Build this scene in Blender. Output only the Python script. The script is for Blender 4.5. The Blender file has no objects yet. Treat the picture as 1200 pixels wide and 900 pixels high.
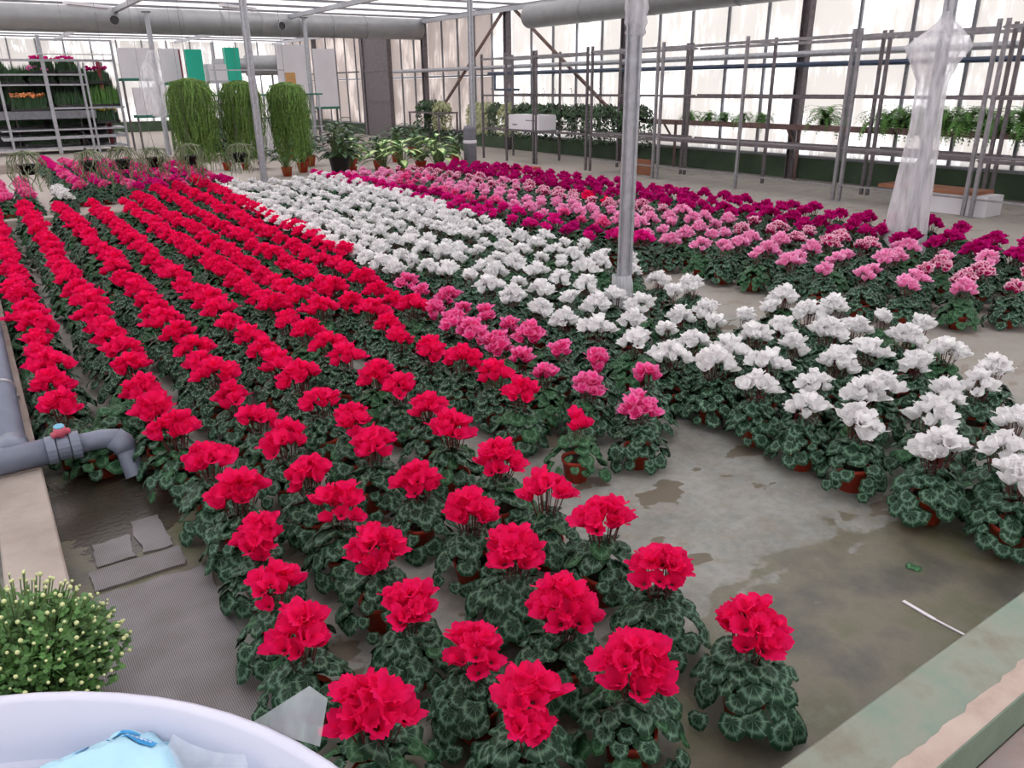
import bpy, bmesh, math, random
from mathutils import Vector, Matrix, noise
R_ = random.Random(7)
D = bpy.data; SC = bpy.context.scene; COL = SC.collection
PI = math.pi
# ---------------- camera ----------------
F_, P_, W_, ROLL = 907.4, math.radians(21.08), math.radians(33.97), math.radians(-0.67)
fw = Vector((math.sin(W_)*math.cos(P_), math.cos(W_)*math.cos(P_), -math.sin(P_)))
rt = Vector((math.cos(W_), -math.sin(W_), 0)); up = rt.cross(fw)
rt, up = rt*math.cos(ROLL)+up*math.sin(ROLL), up*math.cos(ROLL)-rt*math.sin(ROLL)
cam = D.cameras.new('camera'); co = D.objects.new('camera', cam); COL.objects.link(co)
cam.sensor_width = 36; cam.lens = F_*36/1200; cam.clip_start = .05; cam.clip_end = 200
CAM = Vector((0, 0, 1.6))
co.matrix_world = Matrix(((rt.x, up.x, -fw.x, 0), (rt.y, up.y, -fw.y, 0), (rt.z, up.z, -fw.z, 1.6), (0, 0, 0, 1)))
SC.camera = co
def seen(x, y, z):
    d = Vector((x, y, z))-CAM; w = d.dot(fw)
    return 600+F_*d.dot(rt)/w, 450-F_*d.dot(up)/w, w
# ---------------- sky, sun, exposure ----------------
wd = D.worlds.new('overcast_sky'); SC.world = wd; wd.use_nodes = True
bg = wd.node_tree.nodes['Background']; bg.inputs[0].default_value = (0.97, 0.975, 1.0, 1); bg.inputs[1].default_value = 2.0
sun = D.lights.new('hazy_sun', 'SUN'); sun.energy = 1.6; sun.angle = math.radians(25); sun.color = (1, .97, .93)
so = D.objects.new('hazy_sun', sun); COL.objects.link(so)
so.rotation_euler = Vector((-0.75, -0.25, -0.8)).to_track_quat('-Z', 'Y').to_euler()
SC.view_settings.view_transform = 'Standard'; SC.view_settings.look = 'None'; SC.view_settings.gamma = 1
SC.view_settings.exposure = 0.56
# ---------------- materials ----------------
def srgb(r, g, b):
    f = lambda c: (c/255/12.92) if c/255 <= .04045 else ((c/255+.055)/1.055)**2.4
    return (f(r), f(g), f(b), 1)
def newmat(n):
    m = D.materials.new(n); m.use_nodes = True; nt = m.node_tree
    return m, nt, nt.nodes['Principled BSDF']
def N(nt, t, **k):
    n = nt.nodes.new(t)
    for a, b in k.items():
        if a.startswith('i_'): n.inputs[a[2:].replace('_', ' ')].default_value = b
        else: setattr(n, a, b)
    return n
def ramp(nt, fac, stops, interp='LINEAR'):
    r = nt.nodes.new('ShaderNodeValToRGB'); r.color_ramp.interpolation = interp
    e = r.color_ramp.elements
    while len(e) < len(stops): e.new(.5)
    for i, (p, c) in enumerate(stops): e[i].position = p; e[i].color = c
    nt.links.new(fac, r.inputs[0]); return r
def mixc(nt, fac, a, b, mode='MIX'):
    m = nt.nodes.new('ShaderNodeMix'); m.data_type = 'RGBA'; m.blend_type = mode
    for sock, v in ((m.inputs[0], fac), (m.inputs[6], a), (m.inputs[7], b)):
        if hasattr(v, 'links'): nt.links.new(v, sock)
        else: sock.default_value = v
    return m.outputs[2]
def simple(name, c, rough=.5, metal=0, scale=8, var=.12, bump=0, spec=.5, coord='Object'):
    m, nt, p = newmat(name)
    tc = N(nt, 'ShaderNodeTexCoord'); nz = N(nt, 'ShaderNodeTexNoise'); nz.inputs['Scale'].default_value = scale; nz.inputs['Detail'].default_value = 5
    nt.links.new(tc.outputs[coord], nz.inputs['Vector'])
    a = tuple(x*(1-var) for x in c[:3])+(1,); b = tuple(min(1, x*(1+var)) for x in c[:3])+(1,)
    r = ramp(nt, nz.outputs['Fac'], [(.3, a), (.7, b)])
    nt.links.new(r.outputs[0], p.inputs['Base Color'])
    p.inputs['Roughness'].default_value = rough; p.inputs['Metallic'].default_value = metal; p.inputs['Specular IOR Level'].default_value = spec
    if bump:
        bp = N(nt, 'ShaderNodeBump'); bp.inputs['Strength'].default_value = bump; bp.inputs['Distance'].default_value = .01
        nt.links.new(nz.outputs['Fac'], bp.inputs['Height']); nt.links.new(bp.outputs[0], p.inputs['Normal'])
    return m
def petal_mat(name, c, c2=None, trans=.35):
    m, nt, p = newmat(name); out = nt.nodes['Material Output']
    uv = N(nt, 'ShaderNodeUVMap'); sx = N(nt, 'ShaderNodeSeparateXYZ'); nt.links.new(uv.outputs[0], sx.inputs[0])
    tc = N(nt, 'ShaderNodeTexCoord'); nz = N(nt, 'ShaderNodeTexNoise'); nz.inputs['Scale'].default_value = 25
    nt.links.new(tc.outputs['Object'], nz.inputs['Vector'])
    a = tuple(x*.86 for x in c[:3])+(1,); b = tuple(min(1, x*1.1) for x in c[:3])+(1,)
    r = ramp(nt, nz.outputs['Fac'], [(.35, a), (.65, b)]); colr = r.outputs[0]
    if c2:      # picotee edge: uv.y runs along the petal, uv.x across
        m1 = N(nt, 'ShaderNodeMath', operation='ADD'); nt.links.new(sx.outputs['Y'], m1.inputs[0])
        ab = N(nt, 'ShaderNodeMath', operation='ABSOLUTE'); s2 = N(nt, 'ShaderNodeMath', operation='SUBTRACT'); s2.inputs[1].default_value = .5
        nt.links.new(sx.outputs['X'], s2.inputs[0]); nt.links.new(s2.outputs[0], ab.inputs[0]); nt.links.new(ab.outputs[0], m1.inputs[1])
        e = ramp(nt, m1.outputs[0], [(.78, (0, 0, 0, 1)), (1.0, (1, 1, 1, 1))])
        colr = mixc(nt, e.outputs[0], colr, c2)
    nt.links.new(colr, p.inputs['Base Color']); p.inputs['Roughness'].default_value = .7; p.inputs['Specular IOR Level'].default_value = .15
    tr = N(nt, 'ShaderNodeBsdfTranslucent'); nt.links.new(colr, tr.inputs[0])
    mx = N(nt, 'ShaderNodeMixShader'); mx.inputs[0].default_value = trans
    nt.links.new(p.outputs[0], mx.inputs[1]); nt.links.new(tr.outputs[0], mx.inputs[2]); nt.links.new(mx.outputs[0], out.inputs[0])
    return m
M = {}
M['red'] = petal_mat('crimson_petal', srgb(248, 22, 104), trans=.42)
M['hot'] = petal_mat('hot_pink_petal', srgb(232, 30, 150))
M['mid'] = petal_mat('rose_pink_petal', srgb(240, 62, 146), srgb(246, 128, 186))
M['pale'] = petal_mat('pale_pink_petal', srgb(250, 146, 202), srgb(253, 186, 222))
M['bi'] = petal_mat('picotee_petal', srgb(196, 20, 110), srgb(252, 205, 226))
M['dark'] = petal_mat('magenta_petal', srgb(200, 12, 124))
M['white'] = petal_mat('white_petal', srgb(252, 250, 252), trans=.4)
def leaf_mat(name, base, silver, edge, lo=.42, hi=.78):
    m, nt, p = newmat(name)
    uv = N(nt, 'ShaderNodeUVMap'); mp = N(nt, 'ShaderNodeVectorMath', operation='SUBTRACT'); mp.inputs[1].default_value = (.5, .5, 0)
    nt.links.new(uv.outputs[0], mp.inputs[0])
    ln = N(nt, 'ShaderNodeVectorMath', operation='LENGTH'); nt.links.new(mp.outputs[0], ln.inputs[0])   # 0..0.5
    at = N(nt, 'ShaderNodeTexNoise'); at.inputs['Scale'].default_value = 11; at.inputs['Detail'].default_value = 3
    oi = N(nt, 'ShaderNodeObjectInfo'); ad = N(nt, 'ShaderNodeVectorMath', operation='ADD')
    geo = N(nt, 'ShaderNodeTexCoord'); sc = N(nt, 'ShaderNodeVectorMath', operation='SCALE'); sc.inputs['Scale'].default_value = 6
    nt.links.new(geo.outputs['Object'], sc.inputs[0])
    nt.links.new(uv.outputs[0], ad.inputs[0]); nt.links.new(sc.outputs[0], ad.inputs[1]); nt.links.new(ad.outputs[0], at.inputs['Vector'])
    m1 = N(nt, 'ShaderNodeMath', operation='MULTIPLY_ADD'); m1.inputs[1].default_value = .9; m1.inputs[2].default_value = -.45
    nt.links.new(at.outputs['Fac'], m1.inputs[0])
    rr = N(nt, 'ShaderNodeMath', operation='MULTIPLY_ADD'); rr.inputs[1].default_value = 2.0
    nt.links.new(ln.outputs['Value'], rr.inputs[0]); nt.links.new(m1.outputs[0], rr.inputs[2])
    band = ramp(nt, rr.outputs[0], [(lo, (0, 0, 0, 1)), (lo+.08, (1, 1, 1, 1)), (hi-.08, (1, 1, 1, 1)), (hi, (0, 0, 0, 1))])
    # radial veins
    sx = N(nt, 'ShaderNodeSeparateXYZ'); nt.links.new(mp.outputs[0], sx.inputs[0])
    an = N(nt, 'ShaderNodeMath', operation='ARCTAN2'); nt.links.new(sx.outputs['Y'], an.inputs[0]); nt.links.new(sx.outputs['X'], an.inputs[1])
    k = N(nt, 'ShaderNodeMath', operation='MULTIPLY'); k.inputs[1].default_value = 7; nt.links.new(an.outputs[0], k.inputs[0])
    sn = N(nt, 'ShaderNodeMath', operation='SINE'); nt.links.new(k.outputs[0], sn.inputs[0])
    vr = ramp(nt, sn.outputs[0], [(.86, (0, 0, 0, 1)), (.99, (.45, .45, .45, 1))])
    nz = N(nt, 'ShaderNodeTexNoise'); nz.inputs['Scale'].default_value = 30; nt.links.new(geo.outputs['Object'], nz.inputs['Vector'])
    b2 = tuple(min(1, x*1.9) for x in base[:3])+(1,)
    br = ramp(nt, nz.outputs['Fac'], [(.35, base), (.7, b2)])
    c = mixc(nt, vr.outputs[0], br.outputs[0], silver)
    c = mixc(nt, band.outputs[0], c, silver)
    ed = ramp(nt, ln.outputs['Value'], [(.455, (0, 0, 0, 1)), (.5, (.8, .8, .8, 1))])
    c = mixc(nt, ed.outputs[0], c, edge)
    nt.links.new(c, p.inputs['Base Color']); p.inputs['Roughness'].default_value = .5; p.inputs['Specular IOR Level'].default_value = .22
    return m
M['leaf'] = leaf_mat('cyclamen_leaf', srgb(16, 42, 26), srgb(120, 156, 132), srgb(36, 74, 42), .52, .70)
M['leaf2'] = leaf_mat('cyclamen_leaf_green', srgb(26, 60, 34), srgb(96, 138, 104), srgb(52, 96, 54), .52, .70)
M['gleaf'] = simple('deep_green_leaf', srgb(44, 84, 44), .45, scale=12, var=.45)
M['gleaf2'] = simple('dark_trailing_leaf', srgb(52, 78, 48), .5, scale=9, var=.5)
M['yleaf'] = leaf_mat('variegated_leaf', srgb(70, 120, 60), srgb(206, 222, 160), srgb(60, 110, 56), .05, .72)
M['fern'] = simple('fern_green', srgb(84, 130, 58), .6, scale=10, var=.4)
M['rhip'] = simple('rhipsalis_green', srgb(104, 138, 62), .6, scale=22, var=.6)
M['rhip2'] = simple('grey_green_strands', srgb(120, 132, 100), .6, scale=14, var=.4)
M['cream'] = simple('cream_variegation', srgb(168, 174, 132), .6, scale=10, var=.3)
M['stem'] = simple('dark_red_stem', srgb(92, 34, 36), .5)
M['gstem'] = simple('green_stem', srgb(96, 120, 70), .5)
M['terra'] = simple('terracotta_plastic', srgb(186, 62, 40), .5, scale=5, var=.12)
M['soil'] = simple('peat_soil', srgb(46, 34, 28), .95, scale=60, var=.5, bump=.6)
M['black'] = simple('black_plastic', srgb(38, 38, 40), .4)
M['steel'] = simple('galvanised_steel', srgb(172, 174, 180), .45, .55, scale=18, var=.14)
M['steeld'] = simple('dark_steel', srgb(104, 98, 102), .6, .35, scale=14, var=.25)
M['rackst'] = simple('rack_tube_steel', srgb(138, 136, 140), .55, .4, scale=14, var=.2)  # darker than plain steel: backlit tone of the rack put into the colour
M['duct'] = simple('duct_aluminium', srgb(150, 152, 154), .5, .5, scale=5, var=.08)
M['mull'] = simple('grey_mullion', srgb(120, 122, 128), .55, .3, scale=10, var=.15)
M['bluepipe'] = simple('dark_blue_pipe', srgb(58, 72, 96), .5, .1)
M['rust'] = simple('brown_steel', srgb(110, 88, 84), .7, .2, scale=12, var=.3)
M['pvc'] = simple('grey_pvc', srgb(112, 120, 138), .4, scale=20, var=.08)
M['kred'] = simple('faded_red_knob', srgb(205, 90, 110), .5)
M['kblue'] = simple('light_blue_cap', srgb(110, 176, 205), .5)
M['gwall'] = simple('dark_green_render', srgb(62, 80, 60), .85, scale=3, var=.25)
M['wbox'] = simple('white_coated_panel', srgb(214, 212, 218), .6, scale=2, var=.05)
M['teal'] = simple('teal_panel', srgb(20, 178, 150), .5, scale=2, var=.08)
M['green'] = simple('green_plastic', srgb(36, 110, 92), .5)
M['brown'] = simple('brown_board', srgb(142, 92, 66), .8, scale=6, var=.15)
M['ochre'] = simple('ochre_board', srgb(196, 150, 96), .7)
M['maroon'] = simple('maroon_post', srgb(140, 52, 62), .6)
M['redt'] = simple('red_tray', srgb(176, 58, 62), .6)
M['yel'] = simple('yellow_bloom', srgb(230, 200, 60), .6)
M['orange'] = simple('orange_bloom', srgb(236, 150, 96), .6)
M['budw'] = simple('cream_green_bud', srgb(212, 220, 160), .6, var=.1)
M['mum'] = simple('chrysanthemum_leaf', srgb(74, 116, 56), .55, scale=20, var=.5)
M['rolld'] = simple('grey_woven_fabric', srgb(104, 104, 112), .8, scale=30, var=.15)
M['bluebag'] = simple('light_blue_plastic', srgb(168, 214, 232), .25, scale=7, var=.1, bump=.2)
M['print'] = simple('blue_print', srgb(30, 140, 200), .5)
M['binw'] = simple('white_tub_plastic', srgb(206, 208, 226), .35, scale=3, var=.03)
def film(name, c, alpha):
    m, nt, p = newmat(name); out = nt.nodes['Material Output']
    tc = N(nt, 'ShaderNodeTexCoord'); nz = N(nt, 'ShaderNodeTexNoise'); nz.inputs['Scale'].default_value = 9; nz.inputs['Detail'].default_value = 5
    mp = N(nt, 'ShaderNodeMapping'); mp.inputs['Scale'].default_value = (2, 2, .35)
    nt.links.new(tc.outputs['Object'], mp.inputs[0]); nt.links.new(mp.outputs[0], nz.inputs['Vector'])
    r = ramp(nt, nz.outputs['Fac'], [(.35, (alpha*.55,)*3+(1,)), (.7, (min(1, alpha*1.25),)*3+(1,))])
    p.inputs['Base Color'].default_value = c; p.inputs['Roughness'].default_value = .25
    bp = N(nt, 'ShaderNodeBump'); bp.inputs['Strength'].default_value = .5; bp.inputs['Distance'].default_value = .02
    nt.links.new(nz.outputs['Fac'], bp.inputs['Height']); nt.links.new(bp.outputs[0], p.inputs['Normal'])
    tr = N(nt, 'ShaderNodeBsdfTranslucent'); tr.inputs[0].default_value = c
    m1 = N(nt, 'ShaderNodeMixShader'); m1.inputs[0].default_value = .4
    nt.links.new(p.outputs[0], m1.inputs[1]); nt.links.new(tr.outputs[0], m1.inputs[2])
    tp = N(nt, 'ShaderNodeBsdfTransparent'); m2 = N(nt, 'ShaderNodeMixShader')
    nt.links.new(r.outputs[0], m2.inputs[0]); nt.links.new(tp.outputs[0], m2.inputs[1]); nt.links.new(m1.outputs[0], m2.inputs[2])
    nt.links.new(m2.outputs[0], out.inputs[0]); return m
M['film'] = film('cloudy_plastic_film', (.86, .86, .9, 1), .62)
M['clear'] = film('clear_plastic_bag', (.85, .9, .97, 1), .45)
def panel_mat(name, c1, c2, trans, streak=(6, 6, .8)):
    """whitewashed daylight panel: translucent, with dirty vertical streaks"""
    m, nt, p = newmat(name); out = nt.nodes['Material Output']
    g = N(nt, 'ShaderNodeNewGeometry'); mp = N(nt, 'ShaderNodeMapping'); mp.inputs['Scale'].default_value = streak
    nt.links.new(g.outputs['Position'], mp.inputs[0])
    nz = N(nt, 'ShaderNodeTexNoise'); nz.inputs['Scale'].default_value = 2.2; nz.inputs['Detail'].default_value = 9; nz.inputs['Roughness'].default_value = .7
    nt.links.new(mp.outputs[0], nz.inputs['Vector'])
    n2 = N(nt, 'ShaderNodeTexNoise'); n2.inputs['Scale'].default_value = .9; n2.inputs['Detail'].default_value = 4; nt.links.new(g.outputs['Position'], n2.inputs['Vector'])
    mu = N(nt, 'ShaderNodeMath', operation='ADD'); nt.links.new(nz.outputs['Fac'], mu.inputs[0]); nt.links.new(n2.outputs['Fac'], mu.inputs[1])
    r = ramp(nt, mu.outputs[0], [(.86, c1), (1.22, c2)])
    nt.links.new(r.outputs[0], p.inputs['Base Color']); p.inputs['Roughness'].default_value = .6
    tr = N(nt, 'ShaderNodeBsdfTranslucent'); nt.links.new(r.outputs[0], tr.inputs[0])
    mx = N(nt, 'ShaderNodeMixShader'); mx.inputs[0].default_value = trans
    nt.links.new(p.outputs[0], mx.inputs[1]); nt.links.new(tr.outputs[0], mx.inputs[2]); nt.links.new(mx.outputs[0], out.inputs[0]); return m
M['panel'] = panel_mat('whitewashed_panel', (.97, .97, .98, 1), (.62, .60, .58, 1), .82)
M['paneld'] = panel_mat('dirty_panel', (.76, .71, .68, 1), (.54, .49, .47, 1), .6)
M['screen'] = panel_mat('white_roof_screen', (.88, .86, .86, 1), (.78, .76, .76, 1), .8, (1, 1, 1))
# floor
def floor_mat():
    m, nt, p = newmat('stained_concrete')
    g = N(nt, 'ShaderNodeNewGeometry')
    def noise_(s, d=6, rough=.6, sc=(1, 1, 1), loc=(0, 0, 0)):
        mp = N(nt, 'ShaderNodeMapping'); mp.inputs['Scale'].default_value = sc; mp.inputs['Location'].default_value = loc
        nt.links.new(g.outputs['Position'], mp.inputs[0])
        n = N(nt, 'ShaderNodeTexNoise'); n.inputs['Scale'].default_value = s; n.inputs['Detail'].default_value = d; n.inputs['Roughness'].default_value = rough
        nt.links.new(mp.outputs[0], n.inputs['Vector']); return n.outputs['Fac']
    base = ramp(nt, noise_(2.5, 9, .65), [(.3, srgb(108, 110, 105)), (.5, srgb(132, 135, 131)), (.72, srgb(150, 152, 149))])
    warm = ramp(nt, noise_(9, 6), [(.4, (0, 0, 0, 1)), (.75, (.5, .5, .5, 1))])
    c = mixc(nt, warm.outputs[0], base.outputs[0], srgb(132, 120, 104))
    fine = ramp(nt, noise_(26, 8, .7), [(.36, (.80, .80, .79, 1)), (.62, (1.06, 1.06, 1.06, 1))]); c = mixc(nt, .8, c, fine.outputs[0], 'MULTIPLY')
    # isolated damp blotches
    bl = ramp(nt, noise_(3.4, 3, .5, (1, 1.4, 1), (1.3, .2, 0)), [(.60, (0, 0, 0, 1)), (.615, (1, 1, 1, 1))])
    c = mixc(nt, bl.outputs[0], c, srgb(98, 91, 78))
    # wet zone near the front kerb: soft-edged by noise
    sx = N(nt, 'ShaderNodeSeparateXYZ'); nt.links.new(g.outputs['Position'], sx.inputs[0])
    def zone(cx, cy, rx, ry, amt=.9):
        d = N(nt, 'ShaderNodeVectorMath', operation='SUBTRACT'); d.inputs[1].default_value = (cx, cy, 0); nt.links.new(g.outputs['Position'], d.inputs[0])
        s = N(nt, 'ShaderNodeVectorMath', operation='MULTIPLY'); s.inputs[1].default_value = (1/rx, 1/ry, 0); nt.links.new(d.outputs[0], s.inputs[0])
        l = N(nt, 'ShaderNodeVectorMath', operation='LENGTH'); nt.links.new(s.outputs[0], l.inputs[0])
        a = N(nt, 'ShaderNodeMath', operation='MULTIPLY_ADD'); a.inputs[1].default_value = 1.6; nt.links.new(noise_(4, 5, .6, (1, 1.3, 1), (cx, 0, 0)), a.inputs[0]); nt.links.new(l.outputs['Value'], a.inputs[2])
        return ramp(nt, a.outputs[0], [(amt*1.72-.04 if amt*1.72 < 1 else .96, (1, 1, 1, 1)), (1.0, (0, 0, 0, 1))]) if False else (a, amt)
    def thr(a, t, w=.04):
        mr = N(nt, 'ShaderNodeMapRange'); mr.inputs['From Min'].default_value = t; mr.inputs['From Max'].default_value = t+w
        mr.inputs['To Min'].default_value = 1; mr.inputs['To Max'].default_value = 0; nt.links.new(a.outputs[0], mr.inputs['Value']); return mr.outputs[0]
    z1, _ = zone(2.1, .98, 1.25, .5); w1 = thr(z1, 1.62, .09)
    z2, _ = zone(.25, 3.15, .42, .8); w2 = thr(z2, 1.72, .05)
    z3, _ = zone(.9, .6, .9, .9); w3 = thr(z3, 1.7, .3)
    mxn = N(nt, 'ShaderNodeMath', operation='MAXIMUM'); nt.links.new(w1, mxn.inputs[0]); nt.links.new(w2, mxn.inputs[1])
    mx2 = N(nt, 'ShaderNodeMath', operation='MAXIMUM'); nt.links.new(mxn.outputs[0], mx2.inputs[0]); nt.links.new(w3, mx2.inputs[1])
    wetc = ramp(nt, noise_(3, 7, .6), [(.35, srgb(70, 70, 62)), (.5, srgb(98, 95, 80)), (.6, srgb(84, 86, 62)), (.7, srgb(110, 108, 98))])
    c = mixc(nt, mx2.outputs[0], c, wetc.outputs[0])
    # puddle darker core by the outlet pipe
    z4, _ = zone(.22, 3.25, .36, .5); w4 = thr(z4, 1.6, .03)
    c = mixc(nt, w4, c, srgb(62, 58, 50))
    # the paler painted concourse beyond the beds
    yf = N(nt, 'ShaderNodeMapRange'); yf.inputs['From Min'].default_value = 12.0; yf.inputs['From Max'].default_value = 12.08; nt.links.new(sx.outputs['Y'], yf.inputs['Value'])
    c = mixc(nt, yf.outputs[0], c, srgb(168, 159, 152))
    xf = N(nt, 'ShaderNodeMapRange'); xf.inputs['From Min'].default_value = 4.3; xf.inputs['From Max'].default_value = 4.5; nt.links.new(sx.outputs['X'], xf.inputs['Value'])
    c = mixc(nt, xf.outputs[0], c, mixc(nt, .6, c, srgb(146, 138, 130)))
    nt.links.new(c, p.inputs['Base Color'])
    rr = N(nt, 'ShaderNodeMapRange'); rr.inputs['To Min'].default_value = .75; rr.inputs['To Max'].default_value = .38; nt.links.new(mx2.outputs[0], rr.inputs['Value'])
    r2 = N(nt, 'ShaderNodeMath', operation='MULTIPLY_ADD'); r2.inputs[1].default_value = -.28; nt.links.new(w4, r2.inputs[0]); nt.links.new(rr.outputs[0], r2.inputs[2])
    nt.links.new(r2.outputs[0], p.inputs['Roughness'])
    bp = N(nt, 'ShaderNodeBump'); bp.inputs['Strength'].default_value = .25; bp.inputs['Distance'].default_value = .01
    nt.links.new(noise_(40, 6), bp.inputs['Height']); nt.links.new(bp.outputs[0], p.inputs['Normal'])
    return m
M['floor'] = floor_mat()
def kerb_mat(name, a, b, c_, s=3):
    m, nt, p = newmat(name); g = N(nt, 'ShaderNodeNewGeometry')
    n = N(nt, 'ShaderNodeTexNoise'); n.inputs['Scale'].default_value = s; n.inputs['Detail'].default_value = 8; n.inputs['Roughness'].default_value = .65; nt.links.new(g.outputs['Position'], n.inputs['Vector'])
    r = ramp(nt, n.outputs['Fac'], [(.34, a), (.5, b), (.64, c_)])
    nt.links.new(r.outputs[0], p.inputs['Base Color']); p.inputs['Roughness'].default_value = .8
    n2 = N(nt, 'ShaderNodeTexNoise'); n2.inputs['Scale'].default_value = 50; n2.inputs['Detail'].default_value = 5; nt.links.new(g.outputs['Position'], n2.inputs['Vector'])
    bp = N(nt, 'ShaderNodeBump'); bp.inputs['Strength'].default_value = .35; bp.inputs['Distance'].default_value = .008
    nt.links.new(n2.outputs['Fac'], bp.inputs['Height']); nt.links.new(bp.outputs[0], p.inputs['Normal']); return m
M['kerbg'] = kerb_mat('worn_green_painted_concrete', srgb(120, 117, 102), srgb(134, 140, 128), srgb(120, 138, 124), 4)
M['kerbp'] = kerb_mat('pinkish_bare_concrete', srgb(164, 144, 134), srgb(178, 160, 150), srgb(184, 168, 158), 6)
M['kerbf'] = kerb_mat('green_painted_face', srgb(104, 120, 104), srgb(112, 130, 114), srgb(118, 136, 120), 6)
M['curb'] = kerb_mat('beige_concrete', srgb(142, 132, 124), srgb(158, 148, 140), srgb(166, 156, 148), 2.5)
M['path'] = kerb_mat('pink_grey_path', srgb(150, 128, 122), srgb(164, 148, 144), srgb(160, 154, 154), 3)
def mat_mat():
    m, nt, p = newmat('ribbed_grey_matting'); tc = N(nt, 'ShaderNodeNewGeometry')
    w = N(nt, 'ShaderNodeTexWave'); w.inputs['Scale'].default_value = 55; w.inputs['Distortion'].default_value = .6; w.bands_direction = 'X'
    nt.links.new(tc.outputs['Position'], w.inputs['Vector'])
    n = N(nt, 'ShaderNodeTexNoise'); n.inputs['Scale'].default_value = 4; n.inputs['Detail'].default_value = 6; nt.links.new(tc.outputs['Position'], n.inputs['Vector'])
    b = ramp(nt, n.outputs['Fac'], [(.35, srgb(84, 80, 76)), (.65, srgb(128, 126, 130))])
    s = ramp(nt, w.outputs['Fac'], [(.2, srgb(70, 68, 66)), (.8, srgb(150, 148, 152))])
    nt.links.new(mixc(nt, .45, b.outputs[0], s.outputs[0]), p.inputs['Base Color']); p.inputs['Roughness'].default_value = .55; return m
M['mat'] = mat_mat()
# ---------------- mesh helpers ----------------
class MB:
    def __init__(s): s.v = []; s.f = []; s.uv = []; s.mi = []; s.cur = 0
    def add(s, vs, fs, uvs=None, mi=None):
        o = len(s.v); s.v += [tuple(v) for v in vs]; s.f += [tuple(i+o for i in f) for f in fs]
        s.uv += (uvs if uvs else [(.5, .5)]*len(vs)); s.mi += [s.cur if mi is None else mi]*len(fs)
    def box(s, x0, y0, z0, x1, y1, z1, bev=0):
        if bev:
            b = bev; vs = []; 
            for z, i in ((z0, 0), (z0+0, 0), (z1-b, 0), (z1, b)):
                vs += [(x0+i, y0+i, z), (x1-i, y0+i, z), (x1-i, y1-i, z), (x0+i, y1-i, z)]
            fs = [(3, 2, 1, 0)]
            for k in range(1, 3):
                for i in range(4): fs.append((4*k+i, 4*k+(i+1) % 4, 4*k+4+(i+1) % 4, 4*k+4+i))
            fs.append((12, 13, 14, 15)); fs = [fs[0]]+fs[1:]
            # bottom ring uses ring 0 == ring 1 positions
            fs = [(7, 6, 5, 4)]+fs[1:]
            s.add(vs, fs); return
        s.add([(x0, y0, z0), (x1, y0, z0), (x1, y1, z0), (x0, y1, z0), (x0, y0, z1), (x1, y0, z1), (x1, y1, z1), (x0, y1, z1)],
              [(3, 2, 1, 0), (4, 5, 6, 7), (0, 1, 5, 4), (1, 2, 6, 5), (2, 3, 7, 6), (3, 0, 4, 7)])
    def bar(s, a, b, w, d=None, ref=(0, 0, 1)):
        a = Vector(a); b = Vector(b); d = d or w; t = (b-a).normalized(); r = Vector(ref)
        if abs(t.dot(r)) > .95: r = Vector((1, 0, 0))
        u = t.cross(r).normalized(); v = u.cross(t)
        vs = [p+u*(sx*w/2)+v*(sy*d/2) for p in (a, b) for sx, sy in ((-1, -1), (1, -1), (1, 1), (-1, 1))]
        s.add(vs, [(3, 2, 1, 0), (4, 5, 6, 7), (0, 1, 5, 4), (1, 2, 6, 5), (2, 3, 7, 6), (3, 0, 4, 7)])
    def tube(s, pts, rad, n=8, cap=True):
        pts = [Vector(p) for p in pts]; rs = rad if isinstance(rad, (list, tuple)) else [rad]*len(pts)
        vs = []; u = None
        for i, p in enumerate(pts):
            t = (pts[min(i+1, len(pts)-1)]-pts[max(i-1, 0)]).normalized()
            if u is None:
                r = Vector((0, 0, 1)) if abs(t.z) < .9 else Vector((1, 0, 0)); u = t.cross(r).normalized()
            else: u = (u-t*u.dot(t)).normalized()
            v = t.cross(u)
            for k in range(n):
                a = 2*PI*k/n; vs.append(p+u*(math.cos(a)*rs[i])+v*(math.sin(a)*rs[i]))
        fs = [(i*n+k, i*n+(k+1) % n, (i+1)*n+(k+1) % n, (i+1)*n+k) for i in range(len(pts)-1) for k in range(n)]
        if cap and n > 3: fs += [tuple(range(n))[::-1], tuple((len(pts)-1)*n+k for k in range(n))]
        s.add(vs, fs)
    def lathe(s, prof, n=20, c=(0, 0, 0)):
        vs = [(c[0]+r*math.cos(2*PI*k/n), c[1]+r*math.sin(2*PI*k/n), c[2]+z) for r, z in prof for k in range(n)]
        s.add(vs, [(i*n+k, i*n+(k+1) % n, (i+1)*n+(k+1) % n, (i+1)*n+k) for i in range(len(prof)-1) for k in range(n)])
    def mesh(s, name, mats, smooth=True):
        me = D.meshes.new(name); me.from_pydata(s.v, [], s.f); me.update()
        for m in (mats if isinstance(mats, (list, tuple)) else [mats]): me.materials.append(m)
        uvl = me.uv_layers.new(name='UVMap')
        lv = [0]*len(me.loops); me.loops.foreach_get('vertex_index', lv)
        flat = [c for i in lv for c in s.uv[i]]; uvl.data.foreach_set('uv', flat)
        me.polygons.foreach_set('material_index', s.mi)
        me.polygons.foreach_set('use_smooth', [smooth]*len(me.polygons)); me.update(); return me
    def build(s, name, mats, parent=None, smooth=False, kind=None, loc=None):
        return inst(name, s.mesh(name, mats, smooth), parent, kind=kind, loc=loc)
def inst(name, me, parent=None, mat=None, kind=None, loc=None):
    o = D.objects.new(name, me); COL.objects.link(o)
    if parent is not None: o.parent = parent
    if mat is not None: o.matrix_basis = mat
    if loc is not None: o.location = loc
    if kind: o['kind'] = kind
    return o
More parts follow.
